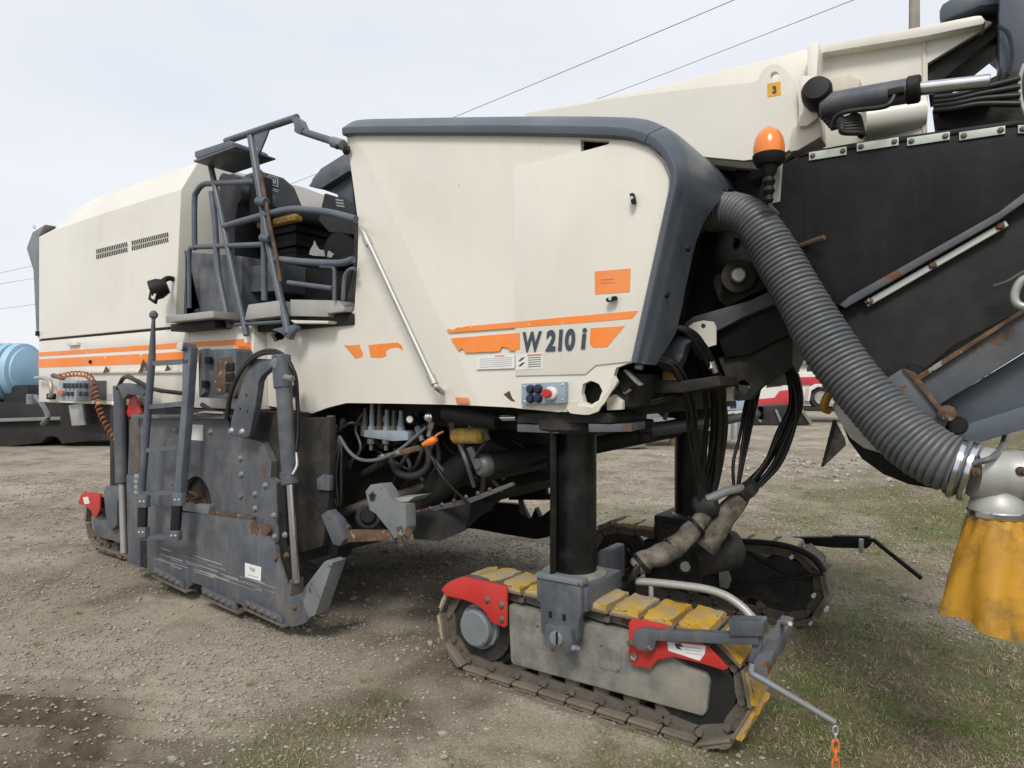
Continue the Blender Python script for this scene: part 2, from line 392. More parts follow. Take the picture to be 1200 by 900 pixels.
churn_dark = np.maximum(churn_dark, .45 * sstep(2.5, 2.9, GY) * sstep(5.2, 4.7, GY) * sstep(-7.5, -6.5, GX) * sstep(-.6, -1.4, GX) * sstep(.3, .5, fbm(GX * 1.5, GY * 1.5, 64, 3)))  # ground colour made darker in patches across the machine's footprint
at = gme.attributes.new('churned_dark', 'FLOAT', 'POINT'); at.data.foreach_set('value', churn_dark.ravel().astype(np.float32))
m = bpy.data.materials.new('ground'); m.use_nodes = True; MT['ground'] = m
t = m.node_tree; nd = t.nodes; lk = t.links.new; b = nd['Principled BSDF']
geo = nd.new('ShaderNodeNewGeometry'); atn = nd.new('ShaderNodeAttribute'); atn.attribute_name = 'turf'
def gn(scale, det=6, r=.6):
    n = nd.new('ShaderNodeTexNoise'); n.inputs['Scale'].default_value = scale; n.inputs['Detail'].default_value = det; n.inputs['Roughness'].default_value = r
    lk(geo.outputs['Position'], n.inputs['Vector']); return n.outputs['Fac']
def gr(src, lo, hi):
    r = nd.new('ShaderNodeMapRange'); r.inputs['From Min'].default_value = lo; r.inputs['From Max'].default_value = hi; lk(src, r.inputs['Value']); return r.outputs['Result']
def gm(f, a, c, amt=None):
    x = nd.new('ShaderNodeMix'); x.data_type = 'RGBA'
    if amt is not None:
        q = nd.new('ShaderNodeMath'); q.operation = 'MULTIPLY'; q.inputs[1].default_value = amt; lk(f, q.inputs[0]); f = q.outputs[0]
    lk(f, x.inputs[0])
    for i, s in ((6, a), (7, c)):
        if isinstance(s, tuple): x.inputs[i].default_value = (*s, 1)
        else: lk(s, x.inputs[i])
    return x.outputs[2]
dark_soil = nd.new('ShaderNodeAttribute'); dark_soil.attribute_name = 'churned_dark'
c0 = gm(gr(gn(.45, 5), .38, .62), (.238, .2, .146), (.37, .32, .245))
c0 = gm(gr(gn(1.7, 8, .68), .47, .62), c0, (.11, .086, .058), .75)
grv = gr(gn(.75, 6, .62), .47, .60)
vo = nd.new('ShaderNodeTexVoronoi'); vo.inputs['Scale'].default_value = 120; lk(geo.outputs['Position'], vo.inputs['Vector'])
vb = nd.new('ShaderNodeSeparateColor'); lk(vo.outputs['Color'], vb.inputs[0])
c0 = gm(grv, c0, gm(vb.outputs[0], (.16, .135, .10), (.48, .43, .355)), .5)
c0 = gm(gr(vb.outputs[1], .72, 1.0), c0, (.50, .465, .40), .5)
c0 = gm(gr(gn(55, 4, .7), .55, .7), c0, (.095, .078, .058), .6)
c0 = gm(dark_soil.outputs['Fac'], c0, gm(gr(gn(9, 6, .7), .4, .62), (.06, .045, .03), (.125, .098, .07)), .95)
c1 = gm(gr(gn(2.6, 7, .7), .42, .58), (.125, .098, .055), (.078, .108, .022))
c1 = gm(gr(gn(11, 7, .75), .48, .66), c1, (.225, .185, .12), .7)
c1 = gm(gr(gn(34, 6, .75), .5, .66), c1, (.032, .028, .016), .75)
lk(gm(atn.outputs['Fac'], c0, c1, .92), b.inputs['Base Color'])
b.inputs['Roughness'].default_value = .95; b.inputs['Specular IOR Level'].default_value = .2
bp = nd.new('ShaderNodeBump'); bp.inputs['Strength'].default_value = .6; bp.inputs['Distance'].default_value = .008
ad = nd.new('ShaderNodeMath'); ad.operation = 'ADD'; lk(gn(60, 9, .75), ad.inputs[0]); lk(vo.outputs['Distance'], ad.inputs[1])
lk(ad.outputs[0], bp.inputs['Height']); lk(bp.outputs[0], b.inputs['Normal'])
gob = bpy.data.objects.new('ground', gme); COL.objects.link(gob); gme.materials.append(m); gob['kind'] = 'structure'

# ------------------------------------------------------------------ loose gravel, stones and grass (nobody could count them)
def sector(n, rmin, rmax, a0=-52, a1=52, pw=1.0):
    r = rmin + (rmax - rmin) * rng.random(n) ** pw; a = np.radians(a0 + (a1 - a0) * rng.random(n))
    x = r * (math.sin(TH) * np.sin(a) - math.cos(TH) * np.cos(a)); y = r * (math.cos(TH) * np.sin(a) + math.sin(TH) * np.cos(a))
    return x, y, r
ICO = bmesh.new(); bmesh.ops.create_icosphere(ICO, subdivisions=1, radius=1); ICO.verts.ensure_lookup_table()
icv = np.array([v.co[:] for v in ICO.verts]); icf = np.array([[v.index for v in f.verts] for f in ICO.faces]); ICO.free()
OCV = np.array([(1, 0, 0), (-1, 0, 0), (0, 1, 0), (0, -1, 0), (0, 0, 1), (0, 0, -1)], float)
OCF = np.array([(0, 2, 4), (2, 1, 4), (1, 3, 4), (3, 0, 4), (2, 0, 5), (1, 2, 5), (3, 1, 5), (0, 3, 5)])
def scatter_stones(name, x, y, s, bv, bf, m, label, cat):
    n = len(x); k = len(bv)
    v = bv[None] * (1 + .45 * (rng.random((n, k, 1)) - .5)) + .18 * (rng.random((n, k, 3)) - .5)
    v = v * s[:, None, None] * np.stack([np.ones(n), .65 + .35 * rng.random(n), .45 + .3 * rng.random(n)], 1)[:, None, :]
    a = rng.random(n) * 2 * np.pi; ca, sa = np.cos(a)[:, None], np.sin(a)[:, None]
    X = v[..., 0] * ca - v[..., 1] * sa + x[:, None]; Y = v[..., 0] * sa + v[..., 1] * ca + y[:, None]
    Z = v[..., 2] + ground_h(x, y)[:, None] + s[:, None] * .3
    f = (bf[None] + (np.arange(n) * k)[:, None, None]).reshape(-1, 3)
    me = np_mesh(name, np.stack([X, Y, Z], -1).reshape(-1, 3), f, False); me.materials.append(MT[m])
    o = bpy.data.objects.new(name, me); COL.objects.link(o); tagit(o, label, cat, kind='stuff'); return o
x, y, r = sector(110000, 1.6, 14, pw=.85)
keep = rng.random(len(x)) < (1 - .94 * grass_mask(x, y)) * (.25 + 1.3 * sstep(.35, .65, fbm(x * 1.2, y * 1.2, 71, 4)))
x, y, r = x[keep], y[keep], r[keep]
s = .0045 + .0105 * rng.random(len(x)) ** 3 + .0008 * np.clip(r - 3, 0, 12)
scatter_stones('gravel', x, y, s, OCV, OCF, 'stone', 'loose grey and tan gravel strewn over the yard', 'gravel')
x, y, r = sector(2600, 1.7, 20, pw=.9)
keep = rng.random(len(x)) < (1 - .9 * grass_mask(x, y)); x, y = x[keep], y[keep]
s = .009 + .020 * rng.random(len(x)) ** 5
scatter_stones('pebbles', x, y, s, icv, icf, 'stone_pale', 'pale pebbles and stone chips scattered on the dirt', 'pebbles')
# pale litter and rubble on the dirt behind the machine
cx = rng.normal(0, 1, 420); cy = rng.normal(0, 1, 420); q = P(985, 545, Z=0)
scatter_stones('rubble', q.x + cx * 1.5 + cy * .3, q.y + cy * 1.1, .02 + .05 * rng.random(420) ** 3, icv, icf, 'litter', 'pale rubble and litter strewn on the bare dirt behind the machine', 'rubble')

def scatter_grass(name, x, y, hgt, wid, m, label, lean=.7):
    n = len(x); a = rng.random(n) * 2 * np.pi; dx, dy = np.cos(a), np.sin(a)
    ln = lean * (.25 + rng.random(n)); z = ground_h(x, y) - .004
    b2 = rng.random(n) * 2 * np.pi; wx, wy = np.cos(b2) * wid, np.sin(b2) * wid
    v = np.zeros((n, 5, 3))
    v[:, 0] = np.stack([x - wx, y - wy, z], 1); v[:, 1] = np.stack([x + wx, y + wy, z], 1)
    mx_, my_ = x + dx * ln * hgt * .4, y + dy * ln * hgt * .4; mz = z + hgt * .6
    v[:, 2] = np.stack([mx_ + wx * .7, my_ + wy * .7, mz], 1); v[:, 3] = np.stack([mx_ - wx * .7, my_ - wy * .7, mz], 1)
    v[:, 4] = np.stack([x + dx * ln * hgt * 1.1, y + dy * ln * hgt * 1.1, z + hgt * (1.05 - .45 * ln)], 1)
    f = np.array([(0, 1, 2), (0, 2, 3), (3, 2, 4)])
    F = (f[None] + (np.arange(n) * 5)[:, None, None]).reshape(-1, 3)
    me = np_mesh(name, v.reshape(-1, 3), F, True); me.materials.append(MT[m])
    o = bpy.data.objects.new(name, me); COL.objects.link(o); tagit(o, label, 'grass', kind='stuff')
def grass_pts(n, rmin, rmax, pw, thr):
    x, y, r = sector(n, rmin, rmax, pw=pw)
    k = rng.random(n) < grass_mask(x, y) * (.25 + .9 * sstep(.38, .6, fbm(x * 3.0, y * 3.0, thr, 3)))
    return x[k], y[k], r[k]
x, y, r = grass_pts(420000, 1.6, 8, .9, 91)
scatter_grass('dry_grass', x, y, .008 + .026 * rng.random(len(x)) ** 2, .0011 * (1 + .16 * r), 'grass_dry', 'short dead straw coloured grass beside the front crawlers', 1.5)
x, y, r = grass_pts(120000, 8, 24, .9, 91)
scatter_grass('far_dry_grass', x, y, .02 + .04 * rng.random(len(x)) ** 2, .0012 * (1 + .16 * r), 'grass_dry', 'dead grass on the open ground behind the machine', 1.3)
x, y, r = grass_pts(240000, 1.6, 10, .85, 57)
k = fbm(x * 1.1, y * 1.1, 44, 4) + .12 * (rng.random(len(x)) - .5) > .43; x, y, r = x[k], y[k], r[k]
scatter_grass('green_grass', x, y, .010 + .024 * rng.random(len(x)) ** 1.7, .0012 * (1 + .16 * r), 'grass_green', 'low green grass growing in patches right of the front crawlers', 1.0)
def tufts(n, per, name, m, label, hmin, hmax, mk):
    x, y, r = sector(n, 1.7, 11, pw=.8); k = rng.random(n) < mk(x, y); x, y, r = x[k], y[k], r[k]
    X = np.repeat(x, per) + rng.normal(0, .022, len(x) * per); Y = np.repeat(y, per) + rng.normal(0, .022, len(x) * per); Rr = np.repeat(r, per)
    scatter_grass(name, X, Y, hmin + (hmax - hmin) * rng.random(len(X)) ** 1.6, .0013 * (1 + .12 * Rr), m, label, 1.0)
tufts(700, 34, 'grass_tufts', 'grass_green', 'green tufts of grass and weeds dotted over the gravel', .012, .045, lambda x, y: .16 + .84 * grass_mask(x, y))
tufts(330, 26, 'straw_tufts', 'grass_dry', 'tufts of dead straw standing in the grass', .02, .075, lambda x, y: .06 + .94 * grass_mask(x, y))

# ================================================================== MILLING MACHINE
YS, YF = 2.62, 4.78
MM = thing('milling_machine', 'large cream and grey cold milling machine with orange stripes parked on the gravel', 'milling machine', (-3.6, 3.7, 0))
def loft(name, secs, m, parent, bevel=0, ang=38):
    bm = bmesh.new(); R = [[bm.verts.new(p) for p in s] for s in secs]; n = len(secs[0])
    for A, B in zip(R, R[1:]):
        for k in range(n): bm.faces.new((A[k], A[(k + 1) % n], B[(k + 1) % n], B[k]))
    bm.faces.new(R[0][::-1]); bm.faces.new(R[-1])
    return fin(name, bm, m, parent, bevel, ang=ang)
def jag(pts, amt, seed):
    r = random.Random(seed); out = []
    for i, p in enumerate(pts):
        out.append(p); q = pts[(i + 1) % len(pts)]
        d = math.hypot(q[0] - p[0], q[1] - p[1]); n = int(d / 5)
        for k in range(1, n):
            f = k / n; out.append((p[0] + (q[0] - p[0]) * f + r.uniform(-amt, amt), p[1] + (q[1] - p[1]) * f + r.uniform(-amt, amt)))
    return out

# ---------------- engine hood at the rear
def hood_sec(X, zt, zr, dx=0):
    return [V((X + dx, YS, 1.985)), V((X, YS, zt)), V((X, YS + .125, zr)), V((X, 3.7, zr + .055)), V((X, YF - .125, zr)), V((X, YF, zt)), V((X + dx, YF, 1.985))]
hood = loft('engine_hood', [hood_sec(-4.82, 3.0, 3.235, -.085), hood_sec(-5.6, 3.005, 3.24), hood_sec(-6.5, 3.0, 3.235), hood_sec(-6.95, 2.992, 3.20), hood_sec(-7.40, 2.975, 3.08)], 'cream', MM, .006, 14)
plate('rear_trim', [(45.5, 277), (53, 263), (38, 272), (31, 291), (39, 317), (42.5, 392), (46, 398)], YS + .012, 2.13, 'grey_light', hood, .006)
plate('hood_gasket', [(46, 398.2), (204.5, 382.8), (204.5, 385), (46, 400.8)], YS + .012, 2.12, 'black', MM, 0)
box2('latch', P(41, 388, Y=YS - .03), P(52, 394, Y=YS + .04), 'black', hood, .006)
def vent(px0, px1, y0, y1, n):
    bm = bmesh.new()
    for row in (0, 1):
        for k in range(n):
            f0 = (k + .18) / n; f1 = (k + .68) / n
            xa, xb = px0 + (px1 - px0) * f0, px0 + (px1 - px0) * f1
            ya = y0 + (y1 - y0) * f0 + row * 6.3; yb = ya + 5.0
            add_prism(bm, [P(xa, ya, Y=YS - .003), P(xb, ya - .2, Y=YS - .003), P(xb + .8, yb - .2, Y=YS - .003), P(xa + .8, yb, Y=YS - .003)], V((0, .004, 0)))
    o = fin('vent_slots', bm, 'black', hood); o['kind'] = 'stuff'
vent(112, 149, 292.5, 283.5, 18); vent(153.5, 197, 282.5, 272, 20)
box2('warning_lamp', P(38, 268, Y=2.9), P(42, 264, Y=2.93), 'white', hood, .01)

# ---------------- lower body band
XJ = P(297, 430, Y=YS).x
lower = box2('lower_body', (-7.41, YS, 1.376), (XJ, YF, 1.965), 'cream', MM, .01)
def strip(name, X0, X1, z0, z1, Y, m, parent, th=.003):
    return box2(name, (X0, Y, z0), (X1, Y - th, z1), m, parent, 0)
xs1 = P(286, 400, Y=YS).x; xs2 = P(283, 405, Y=YS).x
strip('upper_stripe', -7.405, xs1, 1.819, 1.856, YS, 'orange', lower)
strip('lower_stripe', -7.405, xs2, 1.71, 1.79, YS, 'orange', lower)
plate('service_flap', [(98, 400), (222, 386), (222, 400.5), (98, 411.5)], YS - .0025, .004, 'cream', lower, .002)
plate('bottom_rail', [(98, 434.5), (214, 433.5), (214, 437), (98, 437.5)], YS - .02, .02, 'cream_worn', lower, .004)
for a, b_, s_ in ((124, 433, 4.5), (168, 429, 8), (196, 431, 4)):
    plate('dent', jag([(a - s_ * .8, b_ + s_), (a, b_ - s_), (a + s_, b_ + s_ * .6)], .8, int(a)), YS - .022, .003, 'rusty', lower, 0)
plate('catch', [(78, 401), (90, 400), (90, 404.5), (78, 405.5)], YS - .03, .03, 'cream_worn', lower, .004)
cyl('socket', P(106, 424, Y=YS - .012), P(106, 424, Y=YS + .004), .016, 'black', lower, 12)
tube('grab_handle', [P(42, 443, Y=YS - .05), P(52, 443, Y=YS - .07), P(59, 448, Y=YS - .07), P(60, 462, Y=YS - .07), P(57, 466, Y=YS - .01)], .018, 'alu', lower, 10, 5)
box2('handle_bracket', P(54, 461, Y=YS - .06), P(66, 468, Y=YS), 'black', lower, .008)
box2('side_lamp', P(277.5, 405, Y=YS - .09), P(293, 418, Y=YS - .004), 'lamp_orange', MM, .012)
plate('lamp_base', [(276, 402), (294, 401), (294, 424), (276, 425)], YS - .004, .006, 'orange', MM, 0)
# remote control box with its coiled cord
rc = box2('control_box', P(70, 446, Y=YS - .13), P(107, 470, Y=YS - .01), 'panel_blue', MM, .01)
box2('box_flank', P(107, 446, Y=YS - .12), P(118, 469, Y=YS), 'grey', rc, .006)
for k in range(6): box2('switch', P(75 + k * 4.6, 449, Y=YS - .155), P(77.2 + k * 4.6, 455, Y=YS - .128), 'print', rc, .003)
for k in (0, 1, 3, 4): box2('switch', P(78 + k * 5, 459, Y=YS - .155), P(80.4 + k * 5, 464, Y=YS - .128), 'print', rc, .003)
cyl('stop_knob', P(71, 460, Y=YS - .17), P(71, 460, Y=YS - .13), .022, 'print_red', rc, 12)
cyl('lamp_stub', P(62, 440, Y=YS - .06), P(74, 443, Y=YS - .05), .022, 'grey', rc, 10)
coil = []
cp = catmull([P(70, 441, Y=YS - .06), P(88, 438, Y=YS - .07), P(104, 441, Y=YS - .08), P(111, 455, Y=YS - .1), P(115, 475, Y=YS - .1), P(123, 495, Y=YS - .1), P(135, 514, Y=YS - .08), P(145, 522, Y=YS - .04)], 60)
nr = None
for i, p in enumerate(cp):
    tt = (cp[min(i + 1, len(cp) - 1)] - cp[max(0, i - 1)]).normalized()
    nr = tt.orthogonal().normalized() if nr is None else (nr - tt * nr.dot(tt)).normalized()
    a = i * .42; coil.append(p + (nr * math.cos(a) + tt.cross(nr) * math.sin(a)) * .021)
bm = bmesh.new(); add_tube(bm, coil, .0065, 5); fin('coiled_cord', bm, 'cord_orange', rc)
plate('mud_flap', [(80, 475), (96, 472), (99, 498), (84, 499)], YS + .05, .02, 'pipe_pale', MM, .004)
tube('tow_lug', [P(42, 465, Y=2.9), P(52, 478, Y=2.8), P(56, 490, Y=2.75), P(50, 497, Y=2.75)], .024, 'grey', MM, 8, 4)
cyl('rear_bumper', P(37, 462, Y=3.0), P(37, 474, Y=3.0), .05, 'grey_light', MM, 14)
box2('rear_chassis', (-7.3, YS + .14, 1.1), (-5.6, YF - .14, 1.374), 'black', MM, .01)
sl = 0
plate('stencil_plate', [(125, 461), (131, 461), (131, 469), (125, 469)], YS - .004, .005, 'print_faint', lower, 0)

# ---------------- cream front body with service door
CR = ((417, 157.5), (562.5, 475.6))
def crease(a, b):
    (x0, y0), (x1, y1) = CR; d = ((x1 - x0) * (b - y0) - (y1 - y0) * (a - x0)) / math.hypot(x1 - x0, y1 - y0)
    return max(0, d) * .0046 * .10
front_out = [(417, 157.5), (560, 157), (680, 159), (735, 162), (762, 171), (780, 189), (787, 208), (786, 225), (765, 320), (742, 424),
             (735, 426), (722, 431), (719, 440), (722, 449), (716, 457), (708, 466), (702, 474), (698, 480), (688, 484), (672, 480), (655, 483), (612, 479), (600, 477.5), (562.5, 475.6)]
flank_out = [(405, 158), (417, 157.5), (562.5, 475.6), (523, 474.3), (460, 473.2), (395, 472.5), (372, 478), (352, 485), (346, 484), (297.5, 476), (297.5, 384), (340, 380), (376, 376), (396, 372), (404, 369), (409, 361), (411, 340), (415, 300), (417, 262), (413, 225), (409, 190)]
hole = jag([(683, 450), (692, 446), (702, 450), (706, 458), (702, 469), (692, 475), (684, 471), (681, 460)], .6, 4)
torn = jag([(309, 381.5), (322, 379.5), (326, 390), (318, 397), (308, 400), (303, 392)], 1.2, 9)
fb = plate('front_body_panel', front_out, YS, .03, 'cream', MM, 0, holes=[hole, [(680.5, 163.5), (714, 165.5), (713, 169), (680.5, 178)]])
plate('front_body_flank', flank_out, YS, .03, 'cream', MM, 0, holes=[torn], yfun=crease)
plate('front_body_core', [(407, 165), (680, 165), (735, 168), (768, 195), (776, 225), (735, 420), (690, 425), (600, 470), (395, 468), (330, 470), (300, 465), (300, 392), (400, 376), (413, 320), (415, 262), (411, 200)], YS + .16, .61, 'black_grime', MM, .01)
door = plate('service_door', [(601, 198), (681, 177.5), (714, 168.5), (716, 164), (735, 164), (760, 172.5), (777, 190), (784, 208), (783, 225), (762, 320), (739.5, 423.5), (698, 428), (686, 438.5), (604, 440.5)], YS - .007, .0065, 'cream', MM, .003)
skirt = plate('lower_skirt', [(611, 477), (611, 452), (664, 452), (664, 470), (677, 470), (673, 482), (660, 483), (654, 474), (630, 474), (622, 478)], YS - .004, .004, 'cream_worn', MM, .001)
rag = plate('torn_lip', jag([(664, 479), (680, 476), (694, 478), (704, 470), (714, 455), (719, 440), (724, 446), (712, 466), (701, 482), (690, 486), (668, 484)], .7, 3), YS - .012, .012, 'cream_worn', fb, 0)
def decal(name, pts, Y, m, parent): return plate(name, pts, Y, .0012, m, parent, 0)
YD = YS - .0088
decal('upper_stripe', [(523, 386.5), (526, 385.3), (530, 387), (536, 383.5), (541, 384), (545, 382.5), (600, 377.6), (660, 371.8), (748, 364), (741, 373), (700, 376.8), (526, 390)], YD, 'orange', fb)
decal('lower_stripe', [(528, 396.5), (609, 390), (609, 409), (603, 411), (597, 411), (595, 407.5), (588, 406), (586, 411), (581, 412), (545, 413.5), (542, 408), (537, 411)], YD, 'orange', fb)
decal('lower_stripe', [(692, 384.5), (732, 382), (711.5, 406.5), (695, 407.3), (691, 403)], YD, 'orange', fb)
YD2 = YS + .012
def decal_c(name, pts, m, parent):
    return plate(name, pts, YS - .0015, .0015, m, parent, 0, holes=[], yfun=crease)
decal_c('stripe_scrap', jag([(394, 404), (414, 403), (418, 413), (417, 418), (408, 420), (402, 413)], .7, 5), 'orange', fb)
decal_c('stripe_scrap', [(425, 404), (440, 402.5), (462, 401), (467, 405), (468, 411), (463, 407), (452, 408), (447, 411), (447, 417), (441, 419), (427, 418.5)], 'orange', fb)
o0 = P(612, 411.5, Y=YD); o1 = P(688, 408, Y=YD)
text_mesh('lettering', 'W', P(612, 411.8, Y=YD - .002), (o1 - o0), UP, .128, 'lettering', fb, offset=.0045, sx=.74, shear=.1)
text_mesh('lettering', '210', P(639.5, 410.6, Y=YD - .002), (o1 - o0), UP, .128, 'lettering', fb, offset=.0058, sx=.79, shear=.1)
text_mesh('lettering', 'i', P(679.5, 408.4, Y=YD - .002), (o1 - o0), UP, .138, 'lettering', fb, offset=.0035, sx=1.05, shear=.1)
op = decal('label_plate', [(697, 318), (739, 314.5), (738, 342), (697, 345)], YD, 'orange', door)
decal('label_print', [(704, 327), (720, 326), (720, 327.5), (704, 328.5)], YD - .001, 'print_red', op); decal('label_print', [(704, 331), (720, 330), (720, 331.3), (704, 332.3)], YD - .001, 'print_red', op)
for a, b_ in ((742, 233), (717, 350.5)):
    q = P(a, b_, Y=YS - .03); lt = box('turn_latch', q, (.018, .03, .048), 'black', door, .008, Matrix.Rotation(math.radians(-12 if a > 730 else 80), 3, 'Y'))
    cyl('latch_key', q + V((0, -.02, 0)), q + V((0, -.008, 0)), .008, 'chrome', lt, 10)
st = decal('warning_sticker', [(605, 415), (636, 413.3), (636, 432), (605, 433.5)], YD, 'white', fb)
decal('sticker_print', [(618, 415.5), (635, 414.6), (635, 416.4), (618, 417.3)], YD - .001, 'print_red', st)
for k in range(5): decal('sticker_print', [(619, 419 + k * 2.6), (634, 418.2 + k * 2.6), (634, 419 + k * 2.6), (619, 419.8 + k * 2.6)], YD - .001, 'print', st)
for k in range(2): decal('sticker_symbol', [(607, 423 + k * 6), (612, 419 + k * 6), (615.5, 418.6 + k * 6), (610, 423.3 + k * 6)], YD - .001, 'print', st)
st = decal('faded_sticker', [(558, 418), (603, 415), (603, 431.5), (558, 433)], YD, 'white', fb)
decal('sticker_print', [(580, 416.8), (591, 416.1), (591, 417.4), (580, 418.1)], YD - .001, 'print_red', st)
for k in range(5): decal('sticker_print', [(562, 420.6 + k * 2.4), (600, 418.4 + k * 2.4), (600, 419.0 + k * 2.4), (562, 421.2 + k * 2.4)], YD - .001, 'print_faint', st)
decal_c('small_sticker', [(458, 379.5), (470, 378.7), (470, 383), (458, 383.8)], 'white', fb)
plate('reflector', [(533, 465.5), (547, 466), (549, 473.5), (535, 473)], YS - .012, .012, 'print_red', fb, .003)
plate('scuff', jag([(590, 462), (597, 458), (600, 466), (604, 471), (599, 470)], .8, 12), YS - .001, .001, 'rusty', fb, 0)
# emergency stop panel
ep = plate('switch_panel', [(611, 449.5), (662, 447.5), (662, 472.5), (611, 474)], YS - .035, .03, 'panel_blue', MM, .003)
for a, b_ in ((622.5, 456), (631.5, 455.5), (622.5, 467), (631.5, 466.5)):
    q = P(a, b_, Y=YS - .035); lathe('push_button', [(0, .021), (.012, .021), (.022, .016), (.024, 0)], q, NY, 'knob_blue', ep, 14)
q = P(647, 461, Y=YS - .035); lathe('stop_base', [(0, .031), (.02, .031), (.025, .026)], q, NY, 'white', ep, 16); lathe('stop_button', [(.024, .015), (.045, .017), (.05, .022), (.06, .02), (.063, 0)], q, NY, 'red', ep, 16)
for a, b_ in ((614, 453), (659, 451), (614, 470.5), (659, 469)): bolt(P(a, b_, Y=YS - .035), NY, .004, 'chrome', ep)
# handrail on the panel
q = [P(424, 268, Y=YS + .05), P(424.5, 269, Y=YS - .075), P(430, 280, Y=YS - .09), P(445, 312, Y=YS - .085), P(478, 383, Y=YS - .085), P(508, 447, Y=YS - .085), P(513, 455, Y=YS - .08), P(518, 459, Y=YS + .01)]
tube('handrail', q, .0155, 'alu', MM, 12, 4)
for a, b_ in ((431, 283), (507, 445)): 
    d_ = (P(508, 447, Y=YS - .085) - P(445, 312, Y=YS - .085)).normalized(); q = P(a, b_, Y=YS - .087); cyl('rail_collar', q - d_ * .03, q + d_ * .03, .021, 'alu', MM, 12)
# grey moulded cover along the top and down the front corner
stn = [(404, 159.5, .35, 1.), (420, 158, .35, 1.), (490, 157.8, .4, 1.), (560, 158, .4, 1.), (640, 159, .45, 1.), (690, 160.5, .5, 1.), (735, 163, .62, .98), (757, 169.5, .74, .9)]
stn2 = [(757.6, 170, .76, .9), (764, 172.8, .84, .85), (774, 181, .95, .72), (780, 189.5, .86, .6), (785, 200, .83, .52), (786.5, 211, .74, .47), (785.5, 222, .62, .45), (782, 238, .40, .43), (775, 270, .25, .42), (764, 320, .24, .42), (752, 375, .27, .42), (741.5, 424, .12, .42)]
def dense(st, n):
    out = []
    ctl = [V((a, b, 0)) for a, b, _, _ in st]; att = [V((c, d, 0)) for _, _, c, d in st]
    for p, q in zip(catmull(ctl, n), catmull(att, n)): out.append((p.x, p.y, q.x, q.y))
    return out
stn = dense(stn, 5); stn2 = dense(stn2, 5)
def cover(name, st, full):
    secs = []
    F = [P(a, b, Y=YS - .015) for a, b, _, _ in full]
    for a, b, dY, k in st:
        p = P(a, b, Y=YS - .015); i = min(range(len(F)), key=lambda j: (F[j] - p).length)
        tg = F[min(i + 2, len(F) - 1)] - F[max(i - 2, 0)]; n = V((-tg.z, 0, tg.x)).normalized()
        if b > 186:                    # depth of the front face measured from the outline of its far edge
            e = p + n * (.118 * k); best = 9
            for q_ in range(8, 130):
                w_ = e + V((0, q_ * .01, 0)) - V((0, 0, CAM_H)); dd_ = w_.dot(FW); xx = 600 + FPX * w_.dot(RT) / dd_; yy = 450 - FPX * w_.z / dd_
                tx = np.interp(yy, [150, 192, 205, 217, 232, 246, 262, 282, 310, 350, 390, 425, 470], [850, 868, 866, 858, 846, 834, 824, 816, 809, 801, 793, 770, 750])
                if abs(xx - tx) < best: best = abs(xx - tx); dY = q_ * .01
        kk = .5 + .5 * k; vs_ = min(1, dY / .36)
        sec = [(0, .03), (0, -.012), (.006, -.019), (.032, -.024), (.040, -.022), (.047, -.014), (.078, .022 * vs_), (.106, .060 * vs_), (.114, .08 * vs_), (.119, .11 * vs_), (.122, .17 * vs_), (.122, .17 * vs_ + (dY - .17 * vs_) * .5), (.118, dY), (.10, dY + .01), (.02, dY)]
        secs.append([p + n * (u_ * k if u_ > .05 else u_ * kk) + V((0, v_, 0)) for u_, v_ in sec])
    bm = bmesh.new(); Rg = [[bm.verts.new(p) for p in q] for q in secs]; nn = len(secs[0])
    for A, B in zip(Rg, Rg[1:]):
        for k in range(nn): bm.faces.new((A[k], A[(k + 1) % nn], B[(k + 1) % nn], B[k]))
    bm.faces.new(Rg[0][::-1]); bm.faces.new(Rg[-1])
    return fin(name, bm, 'cap_grey', MM, 0, ang=34)
full = stn + stn2[1:]
cv1 = cover('top_cover', stn, full); cv2 = cover('corner_cover', stn2, full)
bolt(P(781, 345, X=-1.06), (.9, -.3, .1), .013, 'black', cv2); bolt(P(806, 291, X=-.985), (.9, -.3, .1), .012, 'black', cv2)

# ---------------- operator station
deck = box2('deck', (P(206, 380, Y=YS).x, YS + .03, 1.90), (-2.98, YF - .05, 1.968), 'black_grime', MM, .01)
box2('deck_wall', (-4.8, YF - .15, 1.97), (-3.0, YF - .05, 2.3), 'grey', deck, .01)
stp = box2('side_step', (P(194, 374, Y=2.42).x, 2.42, 1.985), (P(250, 370, Y=2.42).x, YS + .02, 2.03), 'alu', MM, .004)
box2('step_bracket', (P(200, 374, Y=2.5).x, 2.5, 1.93), (P(252, 370, Y=2.5).x, YS, 1.984), 'black', stp, .004)
plate('foot_step', [(291, 357), (327, 352), (329, 367), (329, 370), (287, 375), (288, 368)], 2.56, .14, 'alu', MM, .003)
plate('foot_step', [(340, 351), (395, 352), (404, 360), (403, 365), (384, 367), (384, 371), (340, 370)], 2.60, .12, 'alu', MM, .003)
plate('sill', [(340, 375), (385, 376), (384, 379), (345, 379)], 2.585, .1, 'cream_worn', MM, .003)
tb = plate('tool_box', [(207, 294), (283, 300), (283, 368), (205, 372)], 2.68, .35, 'grey', MM, .01)
plate('box_edge', [(203.5, 294), (219, 293), (219, 368), (221, 361), (232, 361), (232, 364), (217, 366), (217, 297), (207, 297), (205, 372), (203, 372)], 2.665, .014, 'grey', tb, .003)
plate('cabinet', [(290, 313), (322, 307), (322, 341), (292, 342)], 2.75, .3, 'grey', tb, .006)
